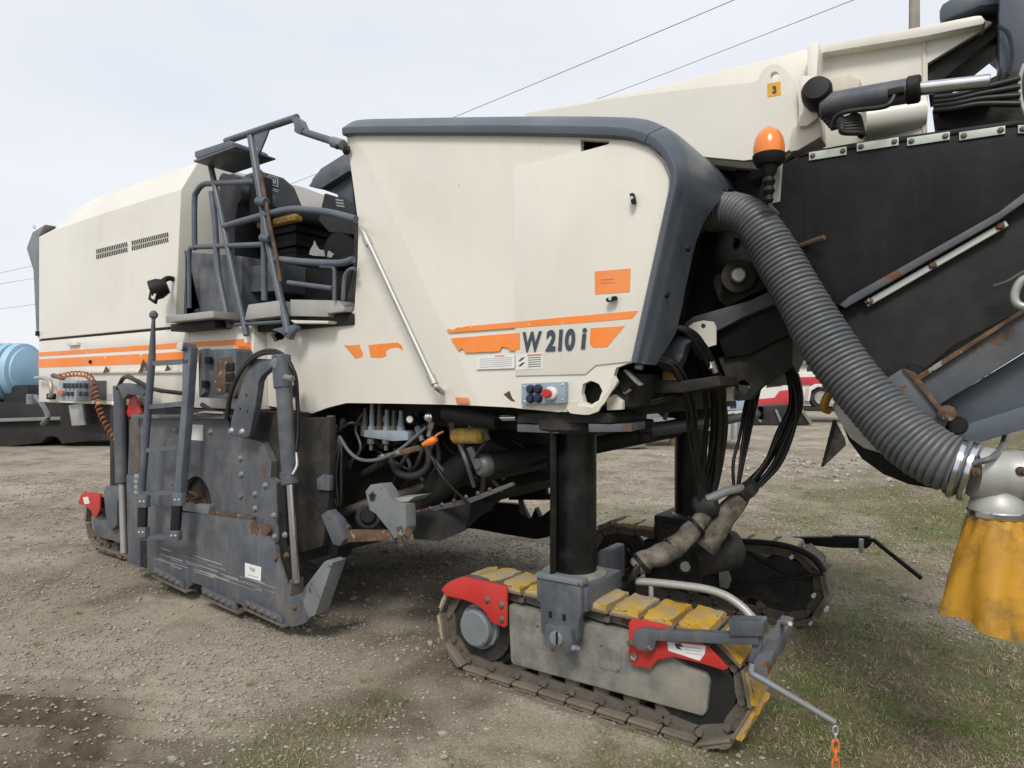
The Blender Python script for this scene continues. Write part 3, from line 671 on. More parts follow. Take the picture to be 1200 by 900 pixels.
rail = [([(245, 186), (256, 236), (270, 305), (289, 393)], 1, .021), ([(248, 225), (252, 262), (255, 313), (262, 350), (269, 383)], 4, .021), ([(294, 160), (304, 220), (318, 300), (338, 391)], 3, .025),
        ([(309, 256), (310, 352)], 1, .02), ([(228, 291), (228, 236), (231, 224), (238, 216.5), (248, 215), (299, 212.5)], 5, .02),
        ([(262, 265.5), (308, 252.5), (337, 246), (363, 246), (390, 250), (417, 257)], 5, .022), ([(230, 289.5), (308, 286.5)], 1, .018), ([(323, 303.5), (360, 307), (397, 308.5), (414, 304)], 4, .021),
        ([(376, 312), (389, 313), (392, 318), (392, 352)], 5, .012), ([(338, 331), (390, 338)], 1, .015), ([(265, 165.5), (341, 140), (345, 139.5), (348, 143), (350, 150), (353, 153.5), (404, 170)], 3, .0225),
        ([(276, 380.5), (331, 377)], 1, .013), ([(222, 361), (222, 296), (229, 291)], 3, .016), ([(402, 352), (404, 325), (410, 316), (416, 315)], 4, .012)]
for pts, k, rr in rail: tube('guard_rail', [P(a, b, Y=2.585) for a, b in pts], rr, 'rail', MM, 12, k * 2 if k > 1 else 1)
tube('grab_pole', [P(305, 200, Y=2.56), P(316, 262, Y=2.56), P(325, 305, Y=2.56), P(329, 330, Y=2.56)], .012, 'rusty', MM, 8)
for a, b_ in ((306, 236), (311, 279)): cyl('clamp', P(a - 4, b_, Y=2.555), P(a + 6, b_ + .5, Y=2.555), .028, 'rail', MM, 12)
plate('gusset', [(297, 158), (315, 151), (311, 162), (303, 181)], 2.578, .012, 'rail', MM, .002)
plate('pin_plate', [(345, 136), (351, 140), (355, 150), (352, 157), (347, 156), (344, 146)], 2.56, .05, 'rail', MM, .004)
cyl('rail_joint', P(390, 166.5, Y=2.57), P(402, 170, Y=2.57), .032, 'grey_light', MM, 12)
bolt(P(406, 176, Y=2.6), NY, .022, 'black', MM, 'rubber_stop'); bolt(P(395, 172, Y=2.54), NY, .012, 'black', MM, 'lock_pin')
tr = plate('canopy_tray', [(228, 177.5), (268, 164.5), (272, 167), (272, 171), (230, 186), (228, 183)], 2.48, .27, 'rail', MM, .006)
plate('tray_lip', [(227, 187.5), (276, 170), (276, 172), (227, 190)], 2.465, .30, 'grey', tr, .003)
plate('door_edge', [(318, 386), (345, 380), (347, 385), (341, 391), (338, 398), (330, 391)], 2.57, .04, 'rail', MM, .004)
# the driver's seats
def loft_seat(X0, yc, sc, name):
    bp_ = [V((0, -.22, 2.72)), V((.0, -.25, 2.86)), V((-.03, -.25, 3.02)), V((-.06, -.2, 3.16)), V((-.07, -.1, 3.215)), V((-.07, .1, 3.215)), V((-.06, .2, 3.16)), V((-.03, .25, 3.02)), V((0, .25, 2.86)), V((0, .22, 2.72))]
    bm = bmesh.new(); add_prism(bm, [V((X0 + p.x, yc + p.y, p.z)) for p in bp_], V((-.12, 0, .02)))
    st = fin('operator_seat', bm, 'seat', MM, .035, 3)
    bm = bmesh.new(); add_prism(bm, [V((X0 + .012, yc - .13, 2.80)), V((X0 + .0, yc - .15, 2.95)), V((X0 - .012, yc, 3.04)), V((X0 + .0, yc + .15, 2.95)), V((X0 + .012, yc + .13, 2.80))], V((-.03, 0, 0)))
    fin('back_cushion', bm, 'seat', st, .012, 3)
    box('seat_cushion', (X0 + .27, yc, 2.775), (.52, .48, .1), 'seat', st, .035, None, 3)
    box('torn_foam', (X0 + .30, yc - .215, 2.742), (.46, .07, .05), 'foam', st, .016)
    bm = bmesh.new()
    for k in range(5): add_box(bm, (X0 + .25, yc, 2.68 - k * .052), (.46 - .04 * (k % 2), .42 - .04 * (k % 2), .05))
    fin('suspension_bellows', bm, 'rubber', st, .012)
    box('armrest', (X0 + .1, yc - .3, 2.93), (.34, .07, .06), 'seat', st, .025, None, 3)
    box2('seat_base', (X0 + .02, yc - .22, 1.97), (X0 + .5, yc + .22, 2.44), 'black', st, .02)
    return st
s1 = loft_seat(-4.46, 3.21, 1, 'a')
lg = P(319, 212.5, X=-4.515)
bm = bmesh.new()
q0 = V((-4.505, lg.y, lg.z))
for dy, dz, sy, sz in ((0, .034, .085, .006), (0, -.034, .085, .006), (-.04, 0, .006, .068), (.04, 0, .006, .068), (-.018, .002, .007, .036), (.018, .002, .007, .036), (0, .004, .007, .028), (0, -.014, .03, .006), (0, -.062, .11, .005), (0, -.076, .08, .005)): add_box(bm, q0 + V((.004, dy, dz)), (.004, sy, sz))
fin('seat_emblem', bm, 'print_faint', s1)
loft_seat(-4.5, 4.05, 1, 'b')
sb = plate('folding_seat', [(256, 208), (260, 202), (268, 204), (272, 203), (278, 207), (279, 217), (282, 222), (283, 232), (278, 240), (275, 262), (275, 300), (268, 302), (262, 262), (257, 230)], 2.82, .3, 'seat', MM, .012)
plate('seat_back_shell', [(291, 222), (294, 206), (300, 202), (306, 206), (306, 262), (292, 258)], 2.86, .1, 'rubber', sb, .01)
# console in front of the seats
cons = plate('console', [(363, 217), (366, 209), (376, 197), (384, 192), (406, 178), (413, 185), (416, 250), (398, 240), (395, 228)], 3.05, .9, 'cap_grey', MM, .01)
plate('console_lid', [(361, 218), (378, 198), (404, 187), (409, 200), (376, 221)], 2.99, .07, 'rail', cons, .008)
plate('console_panel', [(373, 258), (380, 226), (398, 232), (416, 248), (416, 275), (385, 272)], 2.95, .08, 'seat', cons, .01)
for k in range(3): plate('panel_print', [(393 + k * .6, 233 + k * 3.4), (402 + k * .6, 234.5 + k * 3.4), (402.3 + k * .6, 236 + k * 3.4), (393.3 + k * .6, 234.7 + k * 3.4)], 2.947, .002, 'print_faint', cons, 0)
plate('front_locker', [(330, 312), (412, 318), (408, 352), (333, 352)], 3.0, .7, 'black', MM, .01)
lathe('knee_cushion', [(-.02, 0), (0, .12), (.1, .15), (.45, .15), (.5, .1)], P(398, 292, Y=2.95), (-.3, 1, 0), 'rubber', MM, 18)
plate('torn_cover', jag([(368, 282), (373, 292), (386, 294), (391, 298), (388, 302), (374, 300), (362, 298)], .9, 3), 2.92, .01, 'alu', MM, 0)
# work light on its bracket
lt = lathe('work_light', [(-.06, .0), (-.055, .05), (0, .075), (.055, .075), (.06, .065)], P(187, 338, Y=2.5), (-.55, -.75, -.35), 'black', MM, 16)
box('light_guard', P(180, 347, Y=2.46), (.11, .02, .09), 'black', lt, .008, Matrix.Rotation(.4, 3, 'Y'))
box('light_lens', P(180, 347, Y=2.445), (.05, .01, .045), 'white', lt, .006, Matrix.Rotation(.4, 3, 'Y'))
tube('light_arm', [P(190, 330, Y=2.53), P(198, 326, Y=2.58), P(208, 329, Y=2.66)], .02, 'black', lt, 8, 4)

# ---------------- milling drum housing and its side plate
YP = 2.50
box2('drum_housing', (P(150, 560, Y=2.6).x, 2.585, .42), (P(345, 560, Y=2.6).x, YF, 1.37), 'black_grime', MM, .01)
def arc(cx, cy, rx, ry, a0, a1, n): return [(cx + rx * math.cos(math.radians(a0 + (a1 - a0) * k / n)), cy - ry * math.sin(math.radians(a0 + (a1 - a0) * k / n))) for k in range(n + 1)]
opening = arc(229, 596, 19, 38, 0, 180, 14)
sp = plate('side_plate', [(152, 492), (157, 488), (265, 489), (268, 494), (270, 510), (304, 517), (308, 520), (318, 541), (317, 560), (324, 566), (327, 655), (334, 678), (338, 705), (172, 655), (150, 652), (150, 552)], YP + .035, .045, 'grey', MM, 0, holes=[opening])
plate('plate_edge_bar', [(148, 556), (163, 560), (164, 578), (164, 664), (150, 660)], YP + .01, .03, 'grey', sp, .004)
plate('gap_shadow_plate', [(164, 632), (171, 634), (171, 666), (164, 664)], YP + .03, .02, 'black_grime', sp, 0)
lp = plate('lower_plate', [(172, 592), (206, 597), (210, 600), (243, 602), (296, 608), (300, 612), (322, 640), (326, 656), (336, 686), (350, 699), (366, 716), (364, 724), (356, 731), (342, 735), (286, 715), (283, 709), (245, 697), (240, 695), (236, 686), (226, 683), (220, 690), (172, 669)], YP, .034, 'grey', MM, .003)
plate('ski_tip', [(350, 697), (379, 659), (383, 656.5), (390, 659), (369, 721), (362, 724)], YP - .012, .10, 'grey_light', lp, .006)
box2('tip_pin', P(388, 664, Y=YP - .02), P(396, 659, Y=YP + .06), 'rusty', lp, .004)
plate('ledge', [(207, 597), (216, 590), (245, 592), (244, 603)], YP - .006, .05, 'grey_light', sp, .003)
plate('rust_slot', [(246, 599), (297, 606), (297, 609), (246, 603)], YP - .004, .02, 'rusty', lp, .001)
plate('rust_patch', jag([(293, 612), (300, 608), (304, 618), (300, 628), (294, 625)], .6, 1), YP - .002, .003, 'rusty', lp, 0)
plate('rust_patch', jag([(305, 615), (314, 614), (317, 622), (310, 629), (306, 625)], .6, 2), YP - .002, .003, 'rusty', lp, 0)
plate('rust_patch', jag([(307, 545), (312, 548), (312, 562), (308, 560)], .6, 8), YP + .033, .003, 'rusty', sp, 0)
sc = bmesh.new()
for k in range(26):
    a = random.uniform(180, 300); w_ = random.uniform(8, 46); b_ = 640 + (a - 180) * .33 + random.gauss(8, 5); w_ = min(w_, 322 - a)
    if w_ > 4: add_prism(sc, S([(a, b_), (a + w_, b_ + w_ * .34 + random.uniform(-1, 1)), (a + w_, b_ + w_ * .34 + .35), (a, b_ + random.uniform(.3, .8))], YP - .0008), V((0, .001, 0)))
for k, (wx0, wy0, wx1, wy1) in enumerate(((179, 664, 213, 681), (236, 688, 274, 706), (286, 702, 328, 722))):
    ws = plate('wear_strip', [(wx0, wy0), (wx1, wy1), (wx1 + 2, wy1 + 9), (wx0 + 1, wy0 + 8)], YP - .022, .022, 'grey_rusty', lp, .003)
    for i in range(5): f = (i + .6) / 5.3; bolt(P(wx0 + (wx1 - wx0) * f, wy0 + 4.5 + (wy1 - wy0) * f, Y=YP - .022), NY, .014, 'steel_worn', ws)
    plate('runner', [(wx0 - 2, wy0 + 10), (wx1 + 3, wy1 + 11), (wx1 + 4, wy1 + 14), (wx0 - 2, wy0 + 12)], YP - .03, .09, 'steel_worn', ws, .003)
o = fin('scratch_marks', sc, 'pipe_pale', lp); o['kind'] = 'stuff'
for i in range(14): lathe('cutting_pick', [(0, .018), (.05, .014), (.085, .003)], P(216 + (i * 37 % 30), 566 + (i * 53 % 27), Y=2.60), (random.uniform(-.6, .6), -1, random.uniform(-.3, .8)), 'rusty', MM, 8)
cyl('milling_drum', P(229, 592, Y=2.62), P(229, 592, Y=2.62) + V((0, 2.0, 0)), .3, 'black_grime', MM, 28)
decal('plate_sticker', [(217, 497), (238, 498), (238, 516.5), (217, 515)], YP + .033, 'white', sp)
stk = decal('plate_sticker', [(287, 659.5), (306, 664.5), (305.5, 681), (287, 676)], YP - .002, 'white', lp)
decal('sticker_print', [(291, 664), (299, 666.5), (298, 671), (294, 669)], YP - .0033, 'print_faint', stk); decal('sticker_print', [(290, 673), (302, 676), (302, 677), (290, 674)], YP - .0033, 'print_faint', stk)
for a, b_ in ((247, 506), (206, 504), (282, 537), (282, 581), (299, 579), (299, 596), (311, 569), (283, 556)): bolt(P(a, b_, Y=YP + .033), NY, .016, 'grey_light', sp)
for a, b_ in ((321, 604), (322, 629), (323, 654), (345, 711), (334, 627), (336, 651)): bolt(P(a, b_, Y=YP - .003), NY, .016, 'rusty' if b_ > 640 else 'grey_light', lp)
plate('hinge_plate', [(326, 566), (333, 562), (336, 640), (340, 640), (341, 690), (329, 664), (327, 620)], YP + .02, .05, 'black', sp, .003)
plate('top_lip', [(155, 486), (265, 487), (265, 491), (155, 490.5)], YP - .02, .10, 'grey', sp, .004)
# lifting bracket, its hydraulic ram and hoses
br = plate('lift_bracket', [(296, 420), (324, 421), (327, 424), (320, 428.5), (306, 441), (303, 447), (299.5, 473), (292, 510.5), (289, 512), (271, 510), (269, 508), (271, 492), (285, 445), (291, 430)], 2.43, .045, 'grey', MM, .004)
for a, b_ in ((271.5, 505), (284, 506)): bolt(P(a, b_, Y=2.43), NY, .017, 'alu', br)
for a, b_ in ((289, 463), (282, 479), (290, 482)): cyl('tapped_hole', P(a, b_, Y=2.4285), P(a, b_, Y=2.44), .008, 'black', br, 10)
ram = cyl('lift_ram', P(331, 432, Y=2.41), P(340, 566, Y=2.41), .046, 'grey', MM, 18)
cyl('ram_head', P(329.5, 416, Y=2.41), P(332, 455, Y=2.41), .055, 'grey', ram, 18)
cyl('ram_gland', P(338.5, 552, Y=2.41), P(340.5, 568, Y=2.41), .052, 'grey', ram, 18)
cyl('ram_rod', P(340, 566, Y=2.41), P(347.5, 683, Y=2.41), .022, 'chrome', ram, 14)
box2('ram_clevis', P(341, 680, Y=2.38), P(354, 694, Y=2.47), 'steel_worn', ram, .008)
cyl('ram_pin', P(324, 426, Y=2.36), P(324, 426, Y=2.47), .032, 'grey_light', ram, 14)
cyl('ram_port', P(334, 442, Y=2.37), P(343, 444, Y=2.37), .018, 'grey_light', ram, 10)
for k in range(2):
    tube('hydraulic_hose', [P(265 + 2 * k, 490, Y=2.46), P(270 + k, 462, Y=2.44), P(283, 432 + k * 3, Y=2.42), P(302, 414 + k * 3, Y=2.41), P(322, 411 + k * 3, Y=2.41), P(337, 421 + k * 4, Y=2.42), P(345 + k, 440, Y=2.44), P(348.5, 470, Y=2.46), P(349, 505, Y=2.46), P(347 - k * 2, 530, Y=2.44)], .012, 'hose_black', MM, 8, 6)
tube('grease_line', [P(347, 530, Y=2.44), P(348, 545, Y=2.42), P(343, 556, Y=2.39)], .009, 'alu', MM, 8, 4)
plate('spray_bottle', [(339, 447), (343, 441), (347, 447), (348, 467), (339, 468)], 2.6, .02, 'far_white', MM, .006)
plate('bottle_label', [(339.5, 452), (347.5, 451), (347.5, 465), (339.5, 466)], 2.597, .003, 'knob_blue', MM, 0)
# electric box on the side
eb = plate('switch_box', [(233, 410), (275, 408.5), (277, 412), (277, 464), (273, 467), (235, 466)], 2.47, .12, 'grey', MM, .006)
plate('box_window', [(256, 420), (270, 418), (272, 424), (272, 458), (252, 463), (250, 458)], 2.465, .006, 'rusty', eb, .001)
for k in range(3): plate('box_component', [(264, 426 + k * 12), (273, 425 + k * 12), (273, 434 + k * 12), (264, 435 + k * 12)], 2.458, .01, 'black', eb, .002)
plate('box_hinge', [(232, 410), (239, 408), (240, 460), (233, 466)], 2.44, .05, 'rail', eb, .006)
for a, b_ in ((242, 422), (238, 450)): plate('box_latch', [(a - 2, b_ - 4), (a + 2.5, b_ - 4), (a + 2.5, b_ + 4), (a - 2, b_ + 4)], 2.43, .03, 'black', eb, .004)
tube('stay_wire', [P(219, 487, Y=2.47), P(240, 483, Y=2.46), P(262, 484, Y=2.47)], .009, 'alu', MM, 8)
tube('hydraulic_hose', [P(237, 474, Y=2.50), P(246, 480, Y=2.48), P(258, 484, Y=2.48)], .016, 'hose_black', MM, 8, 4)
# folding access ladder
ld = tube('ladder', [P(180, 372, Y=2.37), P(178, 422, Y=2.37), P(166.5, 573, Y=2.37), P(166, 584, Y=2.37)], [.012, .026, .026, .026], 'rail', MM, 8)
lathe('rail_tip', [(0, .014), (.02, .03), (.04, .03), (.06, .012)], P(180, 374, Y=2.37), UP, 'rail', ld, 8)
prism('ladder_rail', [P(214, 407, Y=2.36), P(224, 407, Y=2.36), P(220, 466, Y=2.36), P(212, 563, Y=2.36), P(211, 583, Y=2.36), P(203, 583, Y=2.36), P(205, 563, Y=2.36), P(213, 466, Y=2.36)], V((0, .05, 0)), 'rail', ld, .004)
cyl('ladder_pivot', P(212, 406, Y=2.33), P(228, 408, Y=2.42), .03, 'rail', ld, 14)
cyl('pivot_cap', P(212, 406, Y=2.322), P(212.5, 406, Y=2.336), .026, 'white', ld, 14)
for (a0, b0, a1, b1) in ((178, 423, 220, 420.5), (175, 474, 216, 470), (171, 525, 208, 521), (166, 576, 204, 574), (164, 628, 201, 626)):
    rg = [(a0, b0), (a1, b1)]; pts = [(a0, b0 + 5.5)]
    n = 12
    for k in range(n): f = k / n; g = (k + .6) / n; pts += [(a0 + (a1 - a0) * f, b0 + (b1 - b0) * f), (a0 + (a1 - a0) * g, b0 + (b1 - b0) * g), (a0 + (a1 - a0) * (g + .1 / n), b0 + (b1 - b0) * g + 1.6)]
    pts += [(a1, b1), (a1, b1 + 5.5)]
    plate('rung', pts, 2.36, .045, 'rail', ld, 0)
for (a0, b0, a1, b1, w_) in ((166, 582, 165, 630, 4.6), (207, 580, 203, 634, 5)):
    plate('rubber_strap', [(a0 - w_, b0), (a0 + w_, b0), (a1 + w_, b1), (a1 - w_, b1)], 2.345, .02, 'rubber', ld, .004)
    plate('strap_clip', [(a0 - w_ - .5, b0 - 2), (a0 + w_ + .5, b0 - 2), (a0 + w_, b0 + 13), (a0 - w_, b0 + 13)], 2.338, .034, 'rail', ld, .003); plate('strap_clip', [(a1 - w_ - .5, b1 - 12), (a1 + w_ + .5, b1 - 12), (a1 + w_, b1), (a1 - w_, b1)], 2.338, .034, 'rail', ld, .003)
    for q in ((a0 - 2, b0 + 6), (a0 + 2.5, b0 + 6), (a1 - 2, b1 - 6), (a1 + 2.5, b1 - 6)): bolt(P(*q, Y=2.338), NY, .008, 'alu', ld)
# rear ram with its bracket, red guard and chain
rm = cyl('rear_ram', P(140, 452, Y=2.54), P(143, 566, Y=2.54), .047, 'grey', MM, 16)
cyl('ram_rod', P(143, 566, Y=2.54), P(145.5, 648, Y=2.54), .026, 'alu', rm, 12)
cyl('ram_band', P(139, 470, Y=2.54), P(139.3, 475, Y=2.54), .05, 'white', rm, 16)
plate('ram_bracket', [(137, 452), (143, 449), (168, 452), (171, 460), (166, 464), (150, 462), (144, 468)], 2.47, .06, 'grey', rm, .005)
plate('red_triangle', [(153, 463), (157, 463), (165, 484), (150, 489), (148, 484)], 2.56, .02, 'red', MM, .004)
tube('hydraulic_hose', [P(138, 455, Y=2.5), P(146, 442, Y=2.46), P(160, 446, Y=2.44), P(180, 456, Y=2.46), P(214, 461, Y=2.5)], .016, 'hose_black', MM, 8, 6)
tube('hydraulic_hose', [P(140, 450, Y=2.53), P(150, 440, Y=2.5), P(166, 451, Y=2.48), P(190, 459, Y=2.5)], .013, 'hose_black', MM, 8, 6)
plate('vent_column', [(153, 486), (163, 484), (163, 552), (158, 556), (152, 552)], 2.53, .04, 'steel_worn', MM, .004)
for k in range(4): cyl('ring_chain_link', P(160, 558 + k * 6.3, Y=2.505), P(160, 558 + k * 6.3, Y=2.525), .018, 'alu', MM, 10)
box2('rear_leg', (P(128, 520, Y=2.75).x, 2.75, .62), (P(146, 520, Y=2.75).x, 3.0, 1.4), 'column', MM, .02)
yk = plate('rear_yoke', [(121, 574), (124, 570), (139, 569), (140, 582), (137, 590), (136, 616), (130, 622), (126, 616), (123, 600)], 2.63, .3, 'grey', MM, .01)
plate('rear_track_plate', [(108, 608), (152, 614), (152, 642), (140, 636), (112, 628)], 2.68, .05, 'grey', MM, .006)

# ---------------- crawlers
ZC, RC = .268, .236          # chain centre height and radius
def track(nx0, Y0, front, shaded, zoff=0.0, guards=True):
    """crawler along X, near flank on the plane Y0; nx0 = X of the rear sprocket, length between centres 1.16"""
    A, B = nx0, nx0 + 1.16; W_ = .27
    fm = 'track_dark_shaded' if shaded else 'track_frame'  # far crawler frame takes the colour with shade painted in
    def z(v): return v + zoff
    prof = [(A + .20, .425), (B - .22, .425), (B - .02, .34), (B + .06, .33), (B + .075, .30), (B + .06, .165), (B + .045, .145), (A + .235, .128), (A + .215, .14)]
    tf = prism('crawler_track', [V((a, Y0 + .018, z(b))) for a, b in prof], V((0, W_ - .036, 0)), fm, MM, .012)
    if not shaded:
        for a0, a1, b0, b1 in ((A + .37, A + .48, .25, .37), (A + .72, A + .83, .235, .355)):
            c_ = box2('cover_plate', (a0, Y0 + .014, z(b0)), (a1, Y0 + .019, z(b1)), fm, tf, .002)
            for q in ((a0 + .012, b1 - .012), (a1 - .012, b0 + .012)): bolt(V((q[0], Y0 + .014, z(q[1]))), NY, .006, 'steel_worn', tf)
    # sprocket with hub, and front idler
    lathe('sprocket', [(.0, .19), (.05, .195), (.1, .19)], V((A, Y0 + .06, z(ZC))), V((0, 1, 0)), 'track_dark_shaded', tf, 24)
    hb = lathe('hub', [(-.075, .0), (-.075, .085), (-.068, .095), (-.03, .1), (-.028, .118), (.02, .122), (.06, .122)], V((A, Y0 + .065, z(ZC))), V((0, 1, 0)), 'grey_light' if not shaded else 'track_dark_shaded', tf, 22)
    for k in range(4): a = math.radians(40 + 90 * k); bolt(V((A + math.cos(a) * .1, Y0 + .033, z(ZC) + math.sin(a) * .1)), NY, .013, 'steel_worn', tf)
    lathe('idler', [(0, .1), (.01, .185), (.06, .19), (.17, .19), (.2, .1)], V((B - .01, Y0 + .04, z(ZC - .012))), V((0, 1, 0)), 'track_dark_shaded', tf, 24)
    for k in range(6): lathe('roller', [(0, .03), (.012, .042), (.16, .042), (.17, .03)], V((A + .24 + k * .155, Y0 + .05, z(.105))), V((0, 1, 0)), 'steel_worn', tf, 12)
    # path of the chain
    n = 24; per = 2 * 1.16 + 2 * math.pi * RC; pitch = per / n
    def at(s):
        s %= per
        if s < 1.16: return V((B - s, 0, ZC + RC)), V((-1, 0, 0))
        s -= 1.16
        if s < math.pi * RC: a = math.pi / 2 + s / RC; return V((A + math.cos(a) * RC, 0, ZC + math.sin(a) * RC)), V((-math.sin(a), 0, math.cos(a)))
        s -= math.pi * RC
        if s < 1.16: return V((A + s, 0, ZC - RC)), V((1, 0, 0))
        s -= 1.16; a = -math.pi / 2 + s / RC; return V((B + math.cos(a) * RC, 0, ZC + math.sin(a) * RC)), V((-math.sin(a), 0, math.cos(a)))
    ph = (B - (-.957 if front else -5.2)) % pitch
    for k in range(n):
        p, d = at(ph + k * pitch); nrm = V((0, 0, 1)) if d.x < -.99 else V((-d.z, 0, d.x)) * 1
        out = V((d.z, 0, -d.x))            # outward of a counter-clockwise loop
        M3 = Matrix((( d.x, 0, out.x), (0, 1, 0), (d.z, 0, out.z)))
        M4 = Matrix.Translation(V((p.x, Y0 + W_ / 2, z(p.z)))) @ M3.to_4x4()
        low = p.z < ZC - .12
        key = (k % 4)
        for nm, me, mm_ in (('shoe', SHOE, 'shoe'), ('pad', (PADB[key] if (p.x > B - .2 and not shaded) else PADS[key]) if not (low or (shaded and (p.x > B + .05 or p.x < A - .05))) else PADL[key], None), ('chain_link', LINK, None)):
            o = link(nm, me, None, tf); o.matrix_basis = M4
    return tf
def mesh_of(bm, m, name, ang=35):
    bmesh.ops.recalc_face_normals(bm, faces=bm.faces[:]); shade(bm, ang); me = bpy.data.meshes.new(name); bm.to_mesh(me); bm.free(); me.materials.append(MT[m]); return me
bm = bmesh.new(); add_box(bm, (0, 0, -.004), (.150, .27, .014)); bmesh.ops.bevel(bm, geom=bm.edges[:], offset=.003, segments=1, affect='EDGES')
for sx in (-.05, .05):
    for sy in (-.115, .115): add_lathe(bm, [(0, .011), (.008, .011), (.011, .006)], (sx, sy, .003), (0, 0, 1), 6)
SHOE = mesh_of(bm, 'shoe', 'shoe')
def pad_mesh(seed, m):
    r = random.Random(seed); bm = bmesh.new(); add_box(bm, (0, 0, .016), (.128, .255, .030))
    bmesh.ops.subdivide_edges(bm, edges=bm.edges[:], cuts=4, use_grid_fill=True)
    for v in bm.verts:
        e = max(abs(v.co.x) / .064, abs(v.co.y) / .1275)
        if v.co.z > .02:
            v.co.z += r.uniform(-.002, .0015); 
            if e > .97: v.co.z -= r.uniform(.001, .010) * (1 if r.random() < .8 else 2); v.co.x *= r.uniform(.955, .99); v.co.y *= r.uniform(.96, .995)
        elif e > .97: v.co.x *= r.uniform(.97, 1.02); v.co.y *= r.uniform(.98, 1.01)
    return mesh_of(bm, m, 'pad', 30)
mat('pad_bright', (.52, .30, .025), .6, var=.2, vscale=9, dirt=(.33, .27, .17), damt=.9, dscale=8.0, dlo=.47, dhi=.60, chip=(.2, .15, .08), chip_t=.66, chip_s=18, bump=.5, bscale=38)
PADB = [pad_mesh(i, 'pad_bright') for i in range(4)]
PADS = [pad_mesh(i, 'pad') for i in range(4)]; PADL = [pad_mesh(i + 20, 'shoe') for i in range(4)]
bm = bmesh.new()
for sy in (-.082, .082):
    add_prism(bm, [V((-.088, sy - .009, -.045)), V((-.07, sy - .009, -.062)), V((-.03, sy - .009, -.066)), V((.03, sy - .009, -.060)), V((.08, sy - .009, -.056)), V((.088, sy - .009, -.03)), V((.05, sy - .009, -.012)), V((-.06, sy - .009, -.012))], V((0, .018, 0)))
add_lathe(bm, [(-.11, .0), (-.11, .016), (-.1, .018), (.1, .018), (.11, .016)], (-.06, 0, -.042), (0, 1, 0), 10)
for sx in (.0, .045): add_lathe(bm, [(-.0945, .013), (-.09, .013)], (sx, 0, -.036), (0, 1, 0), 8)
LINK = mesh_of(bm, 'steel_worn', 'chain_link')
XA = -2.125
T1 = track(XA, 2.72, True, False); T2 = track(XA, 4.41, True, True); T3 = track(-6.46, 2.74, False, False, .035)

g0 = plate('red_guard', [(91, 590), (95, 579), (101, 576.5), (110, 577), (117, 579), (116.5, 598), (113, 605), (110, 607), (106, 598), (98, 592)], 2.70, .014, 'red', T3, .003)
decal('guard_sticker', [(97, 583), (103, 582), (105, 590), (99, 591)], 2.698, 'white', g0)
# near front crawler: guards, scraper, guide tube
def tp(px, Y): return S(px, Y)
g1 = plate('red_guard', [(517, 691), (520, 687), (524, 683.5), (533, 679), (544, 676), (567, 681), (592, 687), (594, 690), (593.5, 733), (591, 735.5), (575.5, 729), (569, 718), (560, 709), (544, 703), (522, 698)], 2.700, .014, 'red', T1, .003)
plate('guard_flange', [(517, 691), (524, 683), (533, 678.5), (544, 675.2), (567, 680.2), (593, 686.6), (593, 688), (567, 682), (544, 677), (533, 680.3), (524, 685)], 2.714, .05, 'steel_worn', T1, 0)
for a, b_ in ((571, 703), (588, 709), (588, 726)): bolt(P(a, b_, Y=2.70), NY, .014, 'steel_worn', T1)
g2 = plate('red_guard', [(737, 729), (742, 725), (752, 727), (776, 732), (832, 759), (853, 783), (848, 785.5), (820, 777), (790, 770), (771, 773), (762, 784), (741, 779), (738.5, 776), (736.5, 768)], 2.700, .012, 'red', T1, .003)
stk = decal('guard_sticker', [(782, 752), (827, 757), (826, 766), (820, 774.5), (783, 762.5)], 2.698, 'white', g2)
decal('sticker_symbol', [(790, 754), (797, 754), (801, 758), (796, 758), (799, 762), (793, 760)], 2.6966, 'print', stk)
for k in range(3): decal('sticker_print', [(803, 757.5 + k * 3.4), (822, 760 + k * 3.4), (822, 760.8 + k * 3.4), (803, 758.3 + k * 3.4)], 2.6966, 'print_faint', stk)
bolt(P(743, 770, Y=2.70), NY, .015, 'rusty', g2)
sa = plate('scraper_arm', [(741, 743), (745, 738.5), (752, 737), (766, 739), (888, 744), (889, 756.5), (830, 754), (768, 751), (766, 761), (762, 764), (748, 762), (742, 756)], 2.655, .044, 'grey', T1, .004)
for a, b_ in ((739, 754), (760, 760.5)): bolt(P(a, b_, Y=2.655), NY, .013, 'rusty', sa)
plate('arm_block', [(853, 727), (892, 728), (894, 730), (894, 746), (855, 745)], 2.64, .075, 'grey', sa, .004)
XB = -.675
bmr = prism('scraper_bar', [V((XB, 2.60, .435)), V((XB, 2.60, .487)), V((XB, 3.06, .532)), V((XB, 3.06, .480))], V((.05, 0, 0)), 'grey_rusty', T1, .004)
prism('bar_sleeve', [V((XB - .004, 2.79, .451)), V((XB - .004, 2.79, .511)), V((XB - .004, 2.90, .522)), V((XB - .004, 2.90, .460))], V((.058, 0, 0)), 'grey', T1, .003)
plate('bar_hanger', [(884, 744), (894, 744), (892, 760), (884, 776), (876, 776)], 2.67, .03, 'grey_rusty', T1, .004)
cyl('bar_pin', P(912, 729, X=XB - .04), P(926, 731, X=XB + .12), .009, 'alu', T1, 8)
rod0, rod1 = P(881, 789, D=2.52), P(979, 847, D=2.36)
tube('scraper_rod', [P(882, 778, D=2.53), rod0, P(893, 796, D=2.5), rod1], .012, 'grey_light', T1, 8, 3)
pipe = [P(741, 681, Y=3.05), P(770, 683, Y=3.05), P(820, 689, Y=3.05), P(848, 697, Y=3.04), P(868, 710, Y=3.03), P(880, 722, Y=3.02), P(888, 731, Y=3.0)]
tube('guide_tube', pipe, .019, 'pipe_pale', T1, 12, 5)
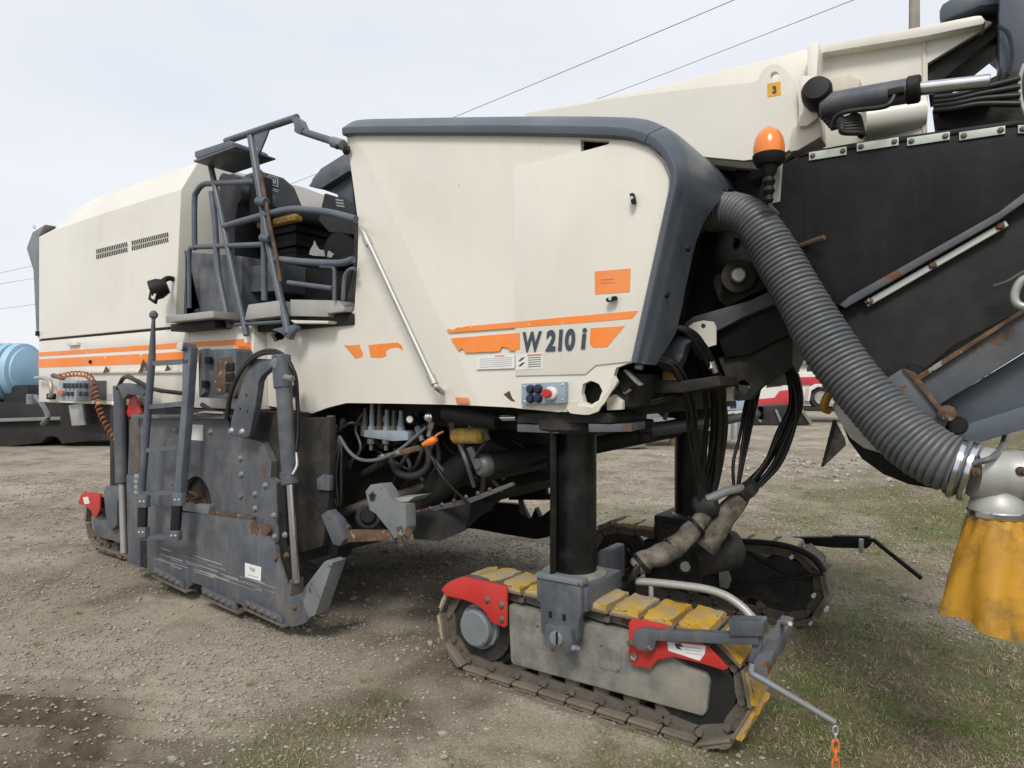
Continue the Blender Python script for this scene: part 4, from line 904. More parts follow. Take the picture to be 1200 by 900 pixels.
cyl('tube_post', P(763, 684, Y=3.05), P(763, 684, Y=3.05) - V((0, 0, .12)), .012, 'pipe_pale', T1, 8)

# near front leg: yoke, column, swivel flange
x0 = P(627, 700, Y=2.66).x; x1 = P(682, 700, Y=2.66).x
yoke = box2('yoke', (x0, 2.672, .50), (x1 + .02, 3.04, .612), 'grey_rusty', MM, .008)
plate('yoke_plate', [(629, 675), (681, 686), (681.5, 720), (678, 726), (677.5, 748), (675, 753), (634, 742), (633, 706), (629, 702)], 2.65, .05, 'grey', yoke, .004)
plate('yoke_cap', [(628, 671), (682, 681), (682, 687), (628, 677)], 2.64, .06, 'grey_light', yoke, .003)
for a in (645, 661): plate('slot', [(a - 2, 716 + (a - 645) * .2), (a + 2, 717 + (a - 645) * .2), (a + 2, 725 + (a - 645) * .2), (a - 2, 724 + (a - 645) * .2)], 2.649, .002, 'black', yoke, 0)
yc_ = plate('yoke_clamp', [(638, 733), (641, 731), (667, 736), (669, 738), (671, 764), (662, 766), (660, 758), (640, 758), (638, 755)], 2.62, .05, 'grey', yoke, .004)
lathe('pivot_pin', [(0, .035), (.012, .035), (.016, .03), (.017, 0)], P(652.5, 748, Y=2.622), NY, 'grey_light', yc_, 16)
box('pin_slot', P(652.5, 748, Y=2.602), (.008, .006, .06), 'black', yc_, 0)
cyl('clamp_bolt', P(671, 759, Y=2.61), P(678, 760.5, Y=2.64), .013, 'grey_light', yc_, 6)
CX, CY = -1.612, 2.87
cl = lathe('lifting_column', [(.56, .125), (.625, .125), (.63, .112), (.65, .11), (1.33, .11)], V((CX, CY, 0)), UP, 'column', MM, 32)
lathe('column_foot', [(.60, .16), (.618, .16), (.63, .13)], V((CX, CY, 0)), UP, 'track_frame', cl, 28)
pA, pB = P(644.5, 640, D=3.10), P(652, 640, D=3.12)
prism('guide_bar', [V((pA.x, pA.y, .64)), V((pB.x, pB.y, .64)), V((pB.x, pB.y, 1.33)), V((pA.x, pA.y, 1.33))], V((-.06, .10, 0)), 'column', cl, .004)
fl = lathe('swivel_flange', [(1.315, .20), (1.335, .225), (1.385, .225), (1.39, .19), (1.44, .19)], V((CX, CY, 0)), UP, 'black_grime', MM, 24)
for k in range(12): a = k * math.pi / 6; bolt(V((CX + math.cos(a) * .205, CY + math.sin(a) * .205, 1.388)), UP, .013, 'steel_worn', fl)
plate('flange_plate', [(606, 487), (618, 484), (712, 484), (716, 490), (716, 496), (606, 496)], 2.66, .4, 'black_grime', MM, .004)
plate('steering_plate', [(606, 497), (654, 499), (654, 508), (606, 506)], 2.66, .12, 'grey_rusty', MM, .003)
arm = prism('steering_arm', [P(688, 499, Z=1.335), P(740, 498, Z=1.335), P(752, 499.5, Z=1.335), P(756, 502, Z=1.335), P(740, 506, Z=1.335), P(690, 506.5, Z=1.335)], V((0, 0, .035)), 'grey_rusty', MM, .003)
tube('tie_rod', [P(757, 504, Y=3.25), P(800, 499, Y=3.62), P(830, 495, Y=3.9), P(860, 490, Y=4.25)], [.038, .038, .030, .030], 'grey_rusty', MM, 14)
tube('tie_rod', [P(848, 493, Y=4.05), P(893, 484, Y=4.75)], .028, 'grey_rusty', MM, 12)
box2('rod_end', P(888, 476, Y=4.65), P(899, 491, Y=4.75), 'black', MM, .01)
for a, b_ in ((765, 495), (772, 511)): cyl('rod_joint', P(757, b_ - 4, Y=3.22), P(757, b_ + 6, Y=3.22), .04, 'black_grime', MM, 12)
# far front leg
x0 = P(790, 600, Y=4.54)
lathe('lifting_column', [(.56, .125), (.63, .13), (.64, .112), (1.33, .112)], V((CX, 4.545, 0)), UP, 'column', MM, 28)
box2('yoke', (CX - .2, 4.36, .46), (CX + .2, 4.72, .63), 'track_dark_shaded', MM, .01)  # far yoke has its shade in the colour, like the far crawler
box2('yoke_plate', (CX - .16, 4.33, .18), (CX + .16, 4.38, .58), 'track_dark_shaded', MM, .01)
lathe('swivel_flange', [(1.315, .20), (1.335, .225), (1.385, .225), (1.44, .19)], V((CX, 4.545, 0)), UP, 'black_grime', MM, 24)
cyl('inner_hub', P(803, 664, Y=4.3), P(803, 664, Y=4.40), .06, 'track_dark_shaded', T2, 18); cyl('hub_cap', P(803, 664, Y=4.285), P(803, 664, Y=4.302), .035, 'pipe_pale', T2, 16)
tube('far_guide_tube', [P(865, 634, Y=4.38), P(905, 637, Y=4.38), P(935, 644, Y=4.38), P(955, 655, Y=4.36), P(966, 670, Y=4.36)], .02, 'black', T2, 10, 5)
tube('track_cable', [P(845, 690, Y=4.37), P(880, 683, Y=4.37), P(925, 678, Y=4.36), P(965, 672, Y=4.36)], .012, 'hose_black', T2, 8, 5)
plate('drain_bracket', [(832, 645), (838, 642), (850, 662), (856, 680), (853, 690), (843, 688), (842, 668)], 4.30, .03, 'track_frame', T2, .005)
for a, b_, s_ in ((927, 653, 2.5), (953, 698, 2.8), (968, 714, 3), (949, 731, 2), (845, 623, 2)): plate('mud_clod', jag([(a - s_, b_), (a, b_ - s_), (a + s_, b_ - 1), (a + s_ * .6, b_ + s_), (a - s_ * .5, b_ + s_)], .7, int(a)), 4.385, .02, 'white', T2, 0)
ab = plate('scraper_arm', [(900, 630), (975, 629.5), (976, 628), (1019, 629), (1021, 638), (1016, 643), (975, 642), (905, 634)], 4.72, .05, 'black', T2, .004)
box2('bar_clamp', P(1006, 632, Y=4.68), P(1014, 645, Y=4.78), 'pipe_pale', ab, .006)
tube('scraper_rod', [P(1018, 633, Y=4.7), P(1024, 633, Y=4.7), P(1045, 650, Y=4.65), P(1080, 678, Y=4.6)], .014, 'black', ab, 8)
# orange safety chain on the scraper rod
CH = thing('safety_chain', 'orange steel chain hanging from the rod on the near front crawler', 'chain', (rod1.x, rod1.y, 0))
q = rod1.copy(); q.z -= .012
for k in range(10):
    gray = k < 2; L_ = .030 if gray else .043; r_ = .0032 if gray else .0052; wd = .009 if gray else .0115
    ring = []
    ax = V((1, 0, 0)) if k % 2 else RT * .35 + FW * .9
    if k % 2 == 0: ax = RT
    else: ax = (RT * .45 + FW * .9).normalized()
    for i in range(20):
        a = 2 * math.pi * i / 20; ring.append(q + V((0, 0, -L_ * .5 + (L_ * .5 - 0) * math.sin(a) * 1.0)) + ax * (wd * math.copysign(abs(math.cos(a)) ** .6, math.cos(a))))
    if q.z - L_ < .012: break
    bm = bmesh.new(); add_tube(bm, ring, r_, 8, closed=True); fin('link', bm, 'alu' if gray else 'chain_orange', CH)
    q.z -= L_ - r_ * 1.6

# ---------------- under the body: belly, hydraulics, feed roller
box2('chassis_beam', (-3.5, 2.95, 1.30), (CX - .2, 3.15, 1.43), 'black_grime', MM, .01)
box2('chassis_front', (-1.95, 2.72, 1.44), (-1.25, 4.72, 1.60), 'black_grime', MM, .02)
box2('chassis_crossbeam', (-1.50, 2.95, 1.40), (-1.28, 4.5, 1.58), 'black_grime', MM, .02)
plate('belly_conveyor', [(380, 480), (640, 489), (640, 534), (610, 541), (560, 556), (600, 572), (570, 590), (480, 605), (380, 600)], 3.25, 1.0, 'black_grime', MM, .01)
hw = plate('housing_wall', [(328, 490), (386, 489), (386, 575), (378, 640), (352, 648), (345, 640), (338, 560)], 2.62, .05, 'black_grime', MM, .004)
plate('wall_bracket', [(371, 561), (378, 556), (386, 558), (386, 575), (372, 574)], 2.60, .03, 'grey', hw, .003)
rmm = cyl('depth_ram', P(389, 498, Y=2.72), P(389, 602, Y=2.72), .034, 'grey', MM, 16)
cyl('ram_top', P(388, 487, Y=2.72), P(388, 500, Y=2.72), .026, 'steel_worn', rmm, 10)
for k in range(3):
    tube('hydraulic_hose', [P(393, 508, Y=2.70), P(396 + k * 2, 520, Y=2.68), P(388 + k * 6, 560, Y=2.67), P(394 + k * 3, 590, Y=2.68), P(398 - k, 594, Y=2.7)], .009, 'hose_black', MM, 8, 6)
tube('hydraulic_hose', [P(398, 505, Y=2.69), P(410, 496, Y=2.69), P(424, 498, Y=2.75)], .010, 'hose_black', MM, 8, 6)
tube('hydraulic_hose', [P(398, 512, Y=2.69), P(410, 530, Y=2.67), P(424, 539, Y=2.67), P(445, 538, Y=2.68), P(470, 526, Y=2.72), P(500, 500, Y=2.80)], .011, 'hose_grey', MM, 8, 6)
tube('return_hose', [P(458, 540, Y=2.8), P(466, 553, Y=2.8), P(480, 558, Y=2.8), P(494, 554, Y=2.8), P(502, 543, Y=2.82), P(502, 528, Y=2.85), P(494, 515, Y=2.9)], .021, 'rubber_dusty', MM, 12, 6)
# valve block
vb_ = plate('valve_block', [(426, 504), (474, 505), (478, 508), (478, 516), (460, 517), (426, 512)], 2.78, .1, 'blue_grey', MM, .004)
for k, a in enumerate((428, 436, 445, 453.5, 462, 470)):
    h_ = (478, 473, 473, 480, 481, 481)[k]
    q = P(a, 505, Y=2.82); z1 = P(a, h_, Y=2.82).z - q.z
    lathe('valve_spool', [(0, .024), (.03, .024), (.032, .017), (z1 * .55, .017), (z1 * .57, .014), (z1 * .75, .014), (z1 * .77, .012), (z1, .012)], q, UP, 'blue_grey' if k % 2 else 'steel_worn', vb_, 8)
    if k in (1, 3): lathe('drain_plug', [(0, .024), (.03, .024), (.032, .012), (.07, .012)], P(a - 1, 514, Y=2.80), -UP, 'steel_worn', vb_, 8)
g = lathe('pressure_gauge', [(0, .03), (.03, .03), (.034, .026)], P(483, 491, Y=2.77), (.35, -1, 0), 'black', vb_, 18); lathe('gauge_face', [(.033, .024), (.035, .014), (.035, 0)], P(483, 491, Y=2.77), (.35, -1, 0), 'white', vb_, 18)
box2('solenoid', P(486, 484, Y=2.80), P(503, 497, Y=2.90), 'black', vb_, .01)
lv = prism('valve_lever', S([(442, 534), (488, 522), (491, 528), (444, 540)], 2.70), V((0, .03, 0)), 'rusty', MM, .003)
for a, b_ in ((448, 535), (466, 531)): bolt(P(a, b_, Y=2.70), NY, .012, 'grey_light', lv)
lathe('lever_grip', [(0, .012), (.05, .022), (.08, .024), (.10, .012)], P(496, 521, Y=2.70), P(503, 518, Y=2.70) - P(493, 522, Y=2.70), 'lamp_orange', MM, 10)
tube('lever_rod', [P(503, 518, Y=2.70), P(513, 509, Y=2.72), P(519, 506, Y=2.76)], .006, 'print_red', MM, 6)
# steering ram, pipes and feed roller
sr = cyl('steering_ram', P(522, 483, Y=2.74), P(585, 494, Y=2.74), .048, 'black', MM, 18)
cyl('ram_rod', P(582, 490, Y=2.74), P(606, 489.5, Y=2.74), .017, 'chrome', sr, 12); bolt(P(502, 489, Y=2.72), NY, .022, 'chrome', MM, 'pin_eye')
lathe('filter_can', [(0, .03), (.02, .045), (.2, .045), (.22, .03)], P(531, 511, Y=2.85), P(568, 510, Y=2.85) - P(531, 511, Y=2.85), 'foam', MM, 14)
cyl('suction_pipe', P(462, 612, Y=3.0), P(585, 512, Y=3.0), .085, 'rubber_dusty', MM, 22)
cyl('push_bar', P(425, 556, Y=2.95), P(470, 530, Y=2.9), .025, 'black_grime', MM, 8)
fr = cyl('feed_roller', P(566, 546, Y=2.88), P(566, 546, Y=2.88) + V((.55, 1.5, .15)), .062, 'rubber_dusty', MM, 24)
lathe('roller_cap', [(-.03, 0), (-.03, .045), (-.015, .06), (.0, .064), (.03, .064)], P(566, 546, Y=2.88), V((.34, .94, .1)), 'grey', fr, 22)
plate('roller_arm', [(546, 525), (552, 523), (564, 545), (560, 551), (556, 549)], 2.84, .02, 'grey_rusty', fr, .004)
ap = loft('rubber_apron', [[P(482, 602, Y=2.9), P(482, 606, Y=2.9), P(486, 632, Y=2.86), P(484, 629, Y=2.86)], [P(520, 592, Y=2.95), P(520, 597, Y=2.95), P(516, 634, Y=2.9), P(514, 631, Y=2.9)], [P(552, 584, Y=3.1), P(552, 588, Y=3.1), P(545, 622, Y=3.04), P(543, 619, Y=3.04)], [P(578, 575, Y=3.3), P(578, 578, Y=3.3), P(563, 605, Y=3.25), P(561, 603, Y=3.25)], [P(600, 566, Y=3.6), P(600, 568, Y=3.6), P(592, 582, Y=3.5), P(590, 580, Y=3.5)]], 'rubber_dusty', MM, 0)
cyl('gearbox', P(432, 605, Y=2.86), P(432, 605, Y=3.0), .085, 'black_grime', MM, 10); cyl('gearbox_cap', P(431, 604, Y=2.84), P(431, 604, Y=2.865), .05, 'black', MM, 16)
tbk = plate('tow_bracket', [(428, 576), (434, 568), (447, 567), (453, 575), (457, 585), (464, 590), (475, 591), (476, 618), (472, 628), (462, 631), (456, 622), (440, 602), (433, 598)], 2.62, .08, 'grey_light', MM, .004, holes=None)
plate('bracket_eye', [(431, 580), (436, 575), (441, 580), (438, 588), (433, 587)], 2.617, .004, 'rusty', tbk, .001); plate('eye_hole', [(432.5, 580.5), (436, 577.5), (439.5, 580.5), (437, 586), (434, 585.5)], 2.6155, .003, 'black', tbk, 0)
plate('bracket_shelf', [(459, 584), (486, 582), (478, 588), (462, 589)], 2.66, .14, 'pipe_pale', tbk, .003)
plate('draw_bar', [(400, 622), (462, 622), (463, 633), (402, 636)], 2.63, .05, 'rusty', MM, .003)
cyl('draw_pin', P(467, 617, Y=2.60), P(471, 640, Y=2.60), .014, 'rusty', MM, 8); cyl('draw_nut', P(474, 622, Y=2.60), P(481, 627, Y=2.62), .03, 'rusty', MM, 8)
plate('blade_link', [(376, 604), (384, 598), (396, 610), (403, 632), (398, 640), (390, 638)], 2.60, .06, 'grey_rusty', MM, .004)
cyl('blade_ram', P(392, 604, Y=2.68), P(408, 622, Y=2.66), .03, 'grey_rusty', MM, 10)
lathe('support_roller', [(0, .04), (.01, .075), (.1, .08), (.11, .04)], P(388, 640, Y=2.66), V((.2, 1, 0)), 'rubber', MM, 18)
ru = random.Random(21)
for k in range(26):
    a0 = ru.uniform(400, 590); b0 = ru.uniform(482, 505); Y0_ = ru.uniform(2.86, 3.15); a1 = a0 + ru.uniform(-40, 70); b1 = ru.uniform(530, 592)
    tube('belly_hose', [P(a0, b0, Y=Y0_), P(a0 + ru.uniform(-12, 12), b0 + 18, Y=Y0_ - .02), P((a0 + a1) / 2 + ru.uniform(-20, 20), (b0 + b1) / 2 + ru.uniform(0, 14), Y=Y0_ - .05), P(a1, b1, Y=Y0_ + .05)], ru.choice((.009, .012, .016)), ru.choice(('hose_black', 'hose_grey', 'hose_grey', 'rubber_dusty', 'steel_worn')), MM, 8, 6)
for k in range(9):
    a0 = 405 + k * 21 + ru.uniform(-6, 6); b0 = ru.uniform(484, 500)
    q = P(a0, b0, Y=2.84); fi = lathe('pipe_fitting', [(0, .012), (.01, .02), (.04, .02), (.045, .014), (.09, .014)], q, V((ru.uniform(-.4, .4), ru.uniform(-.3, .1), -1)), ru.choice(('steel_worn', 'alu', 'blue_grey')), MM, 6)
cyl('cross_pipe', P(400, 600, Y=2.85), P(500, 570, Y=2.95), .028, 'steel_worn', MM, 14); cyl('cross_pipe', P(420, 590, Y=3.0), P(560, 556, Y=3.05), .02, 'grey_rusty', MM, 12)
tube('belt_edge', [P(470, 596, Y=2.92), P(520, 572, Y=2.98), P(570, 560, Y=3.1), P(640, 545, Y=3.2)], .022, 'rubber_dusty', MM, 8, 4)
plate('apron_bar', [(478, 600), (552, 583), (600, 565), (602, 569), (553, 589), (479, 606)], 2.93, .02, 'grey_rusty', MM, .002)
for k in range(7): bolt(P(490 + k * 14, 600 - k * 4.4, Y=2.93), NY, .010, 'steel_worn', MM)
# far side: plates seen through the gap
plate('far_side_plate', [(520, 594), (560, 588), (600, 590), (611, 592), (618, 607), (622, 607), (627, 595), (632, 606), (636, 604), (648, 594), (660, 590), (660, 624), (640, 630), (628, 632), (590, 626), (558, 620), (530, 618)], 4.72, .06, 'black', MM, .004)
plate('far_beam', [(596, 578), (650, 579), (650, 586), (596, 586)], 4.66, .1, 'black', MM, .004)
plate('far_bracket', [(606, 557), (636, 555), (640, 560), (640, 579), (618, 579), (606, 567)], 4.64, .04, 'black', MM, .003)
plate('far_strap', [(607, 585), (612, 586), (619, 607), (609, 602)], 4.68, .02, 'grey', MM, .002)

# ---------------- front: pivot housing of the discharge conveyor
wall = plate('pivot_housing', [(760, 215), (905, 185), (950, 300), (940, 378), (905, 400), (880, 452), (850, 450), (842, 440), (720, 455), (715, 440), (745, 420), (770, 330)], 3.45, .95, 'black', MM, .01)
bl = plate('pivot_block', [(835, 331), (838, 322), (870, 309), (886, 303), (905, 320), (912, 333), (880, 345), (852, 360), (842, 352)], 3.30, .16, 'black_grime', MM, .008)
lathe('pivot_pin', [(-.03, .075), (.0, .08), (.05, .08)], P(866, 325, Y=3.29), V((.25, -1, 0)), 'black_grime', bl, 24); lathe('pin_head', [(.03, .035), (.075, .035), (.082, .028), (.083, 0)], P(866, 325, Y=3.29), V((.25, -1, 0)), 'pipe_pale', bl, 18)
bolt(P(864, 277, Y=3.42), NY, .016, 'black_grime', bl)
plate('slide_rail', [(800, 380), (812, 371), (840, 363), (878, 352), (918, 333), (925, 345), (919, 352), (870, 372), (842, 387), (810, 388)], 3.28, .2, 'grey_rusty', MM, .008)
plate('rail_web', [(812, 388), (842, 388), (870, 373), (922, 352), (936, 380), (926, 392), (905, 402), (880, 415), (850, 420), (842, 400)], 3.33, .6, 'black', MM, .008)
lug = plate('lifting_lug', [(842, 420), (905, 402), (926, 392), (925, 430), (916, 438), (903, 445), (890, 455), (880, 468), (864, 470), (855, 462), (850, 440)], 3.36, .06, 'black_grime', MM, 0, holes=[arc(870, 454, 8.5, 9, 0, 345, 14)])
plate('lug_post', [(851, 442), (857, 441), (859, 470), (851, 470)], 3.33, .04, 'cream_worn', MM, .003)
bh = plate('bulkhead_plate', [(805, 384), (813, 378), (824, 375.5), (836, 377), (839, 383), (839, 404), (832, 406), (822, 410), (810, 394)], 3.22, .012, 'cream', MM, .002, holes=[arc(824, 382, 3, 3, 0, 330, 9)])
for k in range(5):
    a, b_ = 812 + k * 5.0, 396 + k * 5.5
    cyl('hose_fitting', P(a, b_, Y=3.19), P(a + 7, b_ + 20, Y=3.18), .014, 'alu' if k % 2 else 'steel_worn', bh, 8)
ah = plate('hand_lamp', [(768, 428), (769, 416), (776, 407), (784, 405), (791, 395), (797, 393.5), (808, 394), (812, 399), (803, 405), (798, 420), (790, 436), (776, 435)], 3.05, .09, 'cap_grey', MM, .014, seg=3)
plate('lamp_strip', [(793, 416), (801, 415), (791, 435), (784, 434)], 3.04, .015, 'canvas', ah, .003)
plate('lamp_foot', [(776, 434), (799, 437), (796, 446), (786, 449), (776, 446)], 3.07, .06, 'foam', MM, .006)
# torn corner bracket below the panel
cb = plate('corner_bracket', [(722, 436), (733, 433), (752, 452), (750, 456), (740, 452), (731, 460), (724, 452)], 2.70, .07, 'black_grime', MM, .004)
plate('bracket_lip', [(730, 434), (733, 432.5), (752, 450.5), (749, 452.5), (744, 449)], 2.68, .03, 'pipe_pale', cb, .003)
cyl('bracket_pipe', P(731, 460, Y=2.72), P(739, 455, Y=2.72), .012, 'alu', cb, 8); cyl('bracket_nut', P(745, 429, Y=2.70), P(753, 430.5, Y=2.70), .013, 'alu', cb, 8)
plate('corner_plate', [(711, 468), (719, 462), (729, 470), (729, 480), (711, 481)], 2.68, .03, 'cream_worn', MM, .003)
plate('cable_tray', [(745, 444), (800, 446), (842, 440), (845, 452), (800, 460), (745, 462)], 3.0, .3, 'black_grime', MM, .008)
tube('pipe_line', [P(763, 474, Y=3.3), P(783, 475, Y=3.3), P(779, 492, Y=3.3)], .012, 'grey_light', MM, 8); tube('pipe_line', [P(746, 465, Y=3.3), P(768, 465, Y=3.3), P(768, 471, Y=3.3), P(780, 471, Y=3.3)], .012, 'pipe_pale', MM, 8)
box2('swivel_block', P(727, 481, Y=2.95), P(748, 494, Y=3.1), 'grey_rusty', MM, .01)
box2('tie_nut', P(715, 491, Y=2.9), P(720, 497, Y=2.93), 'white', MM, .004)

# hoses hanging from the front
def bundle(pts, n, r, spread, seed, m='hose_black', Y=False):
    rr = random.Random(seed)
    for k in range(n):
        q = []
        ph_ = rr.uniform(0, 6.28)
        for i, (a, b_, c) in enumerate(pts):
            e = spread * (0.35 if i in (len(pts) - 1,) else 1.0) * (1 if i else .8)
            q.append(P(a + math.cos(ph_ + i * .25) * e * rr.uniform(.5, 1.1), b_ + rr.uniform(-2, 2), D=c + math.sin(ph_ + i * .25) * .03))
        tube('hanging_hose', q, r * rr.uniform(.85, 1.15), m, MM, 8, 7)
bundle([(770, 392, 3.2), (790, 384, 3.15), (808, 392, 3.15), (824, 415, 3.2), (838, 450, 3.3), (842, 490, 3.4), (838, 530, 3.45), (832, 570, 3.5), (826, 602, 3.5)], 9, .013, 8, 5)
bundle([(762, 400, 3.2), (775, 388, 3.2), (795, 384, 3.2), (812, 402, 3.25), (826, 440, 3.35), (832, 490, 3.45), (828, 545, 3.5), (822, 600, 3.5)], 5, .012, 6, 8)
bundle([(905, 432, 3.5), (918, 428, 3.5), (928, 445, 3.5), (930, 475, 3.5), (918, 510, 3.5), (900, 545, 3.5), (880, 570, 3.5), (868, 583, 3.5)], 8, .012, 8, 13)
tube('hanging_hose', SD([(915, 430, 3.45), (930, 450, 3.4), (933, 490, 3.4), (916, 540, 3.42), (890, 570, 3.45)]), .011, 'hose_black', MM, 8, 7)
bundle([(900, 425, 3.6), (890, 440, 3.55), (880, 470, 3.55), (872, 510, 3.52), (866, 545, 3.5), (862, 580, 3.5)], 5, .009, 7, 31)
bundle([(770, 420, 3.1), (790, 430, 3.1), (806, 470, 3.2), (812, 520, 3.35), (818, 565, 3.45), (824, 600, 3.48)], 5, .009, 7, 37)
bundle([(700, 470, 3.1), (730, 478, 3.15), (770, 470, 3.2), (810, 455, 3.25), (835, 440, 3.3)], 4, .010, 5, 41)
sl1 = tube('canvas_sleeve', SD([(745, 666, 3.3), (757, 656, 3.3), (775, 650, 3.32), (795, 638, 3.36), (812, 620, 3.42), (826, 603, 3.46)]), [.042, .05, .046, .055, .051, .046, .05, .056, .058, .055, .052, .058, .054, .05, .05, .053, .049, .046, .042, .043, .04], 'canvas', MM, 16, 4)
for a, b_, c in ((788, 642, 3.35), (752, 660, 3.3), (816, 616, 3.43)): 
    q = P(a, b_, D=c); d_ = P(a + 9, b_ - 8, D=c) - q; d_.normalize(); cyl('zip_tie', q - d_ * .01, q + d_ * .01, .060, 'black', sl1, 16)
sl2 = tube('canvas_sleeve', SD([(822, 640, 3.5), (836, 622, 3.5), (848, 606, 3.5), (862, 590, 3.5), (872, 578, 3.5)]), [.075, .08, .078, .07, .074, .07, .066, .068, .062, .06, .06, .057, .055, .052, .05, .045, .04], 'canvas', MM, 16, 4)
tube('spacer_tube', SD([(828, 586, 3.45), (850, 576, 3.45), (870, 572, 3.47)]), .024, 'grey_light', MM, 12)
lathe('sleeve_clamp', [(-.03, .05), (-.025, .062), (.025, .062), (.03, .05)], P(876, 574, D=3.48), P(884, 582, D=3.48) - P(870, 568, D=3.48), 'black_grime', MM, 10)
lathe('bundle_knot', [(-.07, .02), (-.05, .06), (.0, .075), (.05, .06), (.07, .02)], P(827, 594, D=3.48), V((1, .3, .3)), 'black_grime', MM, 10)
lathe('track_motor', [(-.14, .04), (-.12, .1), (.1, .12), (.16, .08)], P(835, 648, D=3.7), V((.6, .5, .2)), 'black_grime', MM, 16)
box2('valve_cover', P(700, 645, Y=3.35), P(733, 640, Y=3.6) - V((0, 0, .18)), 'grey', MM, .02)
for k in range(3): tube('track_hose', SD([(748, 662 + k * 3, 3.25), (742, 672 + k * 2, 3.25), (735 + k * 4, 690, 3.3), (730 + k * 8, 705, 3.35)]), .014, 'hose_black', MM, 8, 4)

# beacon
bq = P(901, 194, D=2.84)
bc = lathe('beacon', [(0, .052), (.02, .065), (.045, .068), (.05, .061)], bq, UP, 'black', MM, 22)
lathe('beacon_lens', [(.045, .064), (.08, .065), (.115, .058), (.145, .042), (.163, .018), (.165, 0)], bq, UP, 'lamp_orange', bc, 22)
lathe('beacon_stem', [(-.16, .012), (-.15, .02), (-.13, .014), (-.11, .026), (-.09, .018), (-.07, .028), (-.05, .02), (-.03, .032), (0, .036)], bq, UP, 'black', bc, 14)
tube('beacon_bracket', [bq + V((0, 0, -.12)), bq + V((.0, .03, -.17)), bq + V((.0, .2, -.18))], .009, 'alu', bc, 8)
plate('beacon_plate', [(908, 194), (917, 190), (914, 236), (905, 238)], 3.06, .01, 'alu', MM, .002)
plate('beacon_shelf', [(862, 196), (885, 176), (948, 150), (948, 190), (905, 208), (880, 246), (862, 240)], 3.4, .1, 'black', MM, .006)
bolt(P(886, 207, Y=3.36), NY, .03, 'black_grime', MM, 'rubber_buffer')

# dust suction hose, branch pipe and yellow funnel
hp = SD([(815, 256, 3.34), (836, 250, 3.22), (858, 248, 3.12), (878, 256, 3.03), (893, 273, 2.97), (909, 299, 2.92), (935, 344, 2.84), (962, 392, 2.76), (992, 436, 2.68), (1030, 480, 2.58), (1068, 517, 2.48), (1104, 540, 2.40), (1140, 553, 2.34)])
cpts = catmull(hp, 60); Ls = [0.0]
for a, b_ in zip(cpts, cpts[1:]): Ls.append(Ls[-1] + (b_ - a).length)
tot = Ls[-1]; N = 82 * 7; pts = []; rad = []
j = 0
for i in range(N + 1):
    s_ = tot * i / N
    while j < len(Ls) - 2 and Ls[j + 1] < s_: j += 1
    f = (s_ - Ls[j]) / max(1e-9, Ls[j + 1] - Ls[j]); pts.append(cpts[j].lerp(cpts[j + 1], min(1, f)))
    ph_ = (i % 7) / 7.0; base = .078 + .022 * min(1, s_ / (.55 * tot)) 
    w_ = (-.45, .45, .9, 1.0, .98, .8, .3)[i % 7]
    hj = math.sin(i // 7 * 2.4) * .0009 + math.sin(i // 7 * .29) * .0022; rad.append(base + hj + .0075 * w_ if s_ > .06 * tot else base + .002)
bm = bmesh.new(); add_tube(bm, pts, rad, 36); dh = fin('dust_hose', bm, 'hose_grey', MM, 0, ang=60)
q = P(846, 245, D=3.22); cyl('hose_clip', q - V((.03, .05, .0)), q + V((.03, -.05, .0)), .09, 'rubber', dh, 24)
dE = (P(1150, 556, D=2.33) - P(1118, 547, D=2.38)).normalized()
for a, b_, c in ((1122, 548.5, 2.37), (1135, 552, 2.35)): q = P(a, b_, D=c); cyl('hose_clamp', q - dE * .011, q + dE * .011, .112, 'chrome', dh, 32)
q0 = P(1138, 553, D=2.345); q1 = P(1290, 566, D=2.25); ax = (q1 - q0).normalized()
tp_ = lathe('branch_pipe', [(0, .088), (.02, .092), (.06, .092), (.085, .084), (.12, .088), (.125, .091), (.135, .091), (.14, .088), (.45, .088)], q0, ax, 'pipe_pale', MM, 32)
for a, b_ in ((1142, 553), (1195, 552)): q = P(a, b_, D=2.24); lathe('pipe_plug', [(0, .016), (.012, .016), (.014, .008), (.02, .008), (.021, 0)], q, -FW, 'rusty', tp_, 12)
ct = P(1168, 600, D=2.32)
lathe('pipe_elbow', [(.0, .085), (.02, .086), (.05, .075), (.085, .045), (.1, .0)], ct, UP, 'pipe_pale', tp_, 28)
lathe('funnel_ring', [(-.016, .088), (-.012, .091), (.004, .091), (.008, .088)], ct, UP, 'chrome', tp_, 28)
bm = bmesh.new(); rings = []; NS, NH = 56, 16
for i in range(NH + 1):
    f = i / NH; ring = []
    for k in range(NS):
        a = 2 * math.pi * k / NS
        r0 = .083 + .092 * (f ** .85) + .006 * math.sin(2 * a + 1) * f
        fold = .020 * f ** 1.2 * math.sin(5 * a + .7) + .011 * f ** 1.3 * math.sin(8 * a + 2) + .004 * math.sin(13 * a + 9 * f)
        flat = 1 + .10 * f * math.cos(2 * a)
        zz = -.012 - .385 * f - .012 * f * math.sin(3 * a + 1) - .02 * f * math.cos(a)
        ring.append(bm.verts.new(ct + RT * math.cos(a) * (r0 + fold) * flat * 1.0 + FW * math.sin(a) * (r0 + fold) + V((0, 0, zz)) + RT * .025 * f))
    rings.append(ring)
inner = [[bm.verts.new(v.co.lerp(ct + RT * .025 * (i / NH) + V((0, 0, v.co.z - ct.z)), .03)) for v in r_] for i, r_ in enumerate(rings)]
for R_ in (rings, inner):
    for A_, B_ in zip(R_, R_[1:]):
        for k in range(NS): bm.faces.new((A_[k], A_[(k + 1) % NS], B_[(k + 1) % NS], B_[k]))
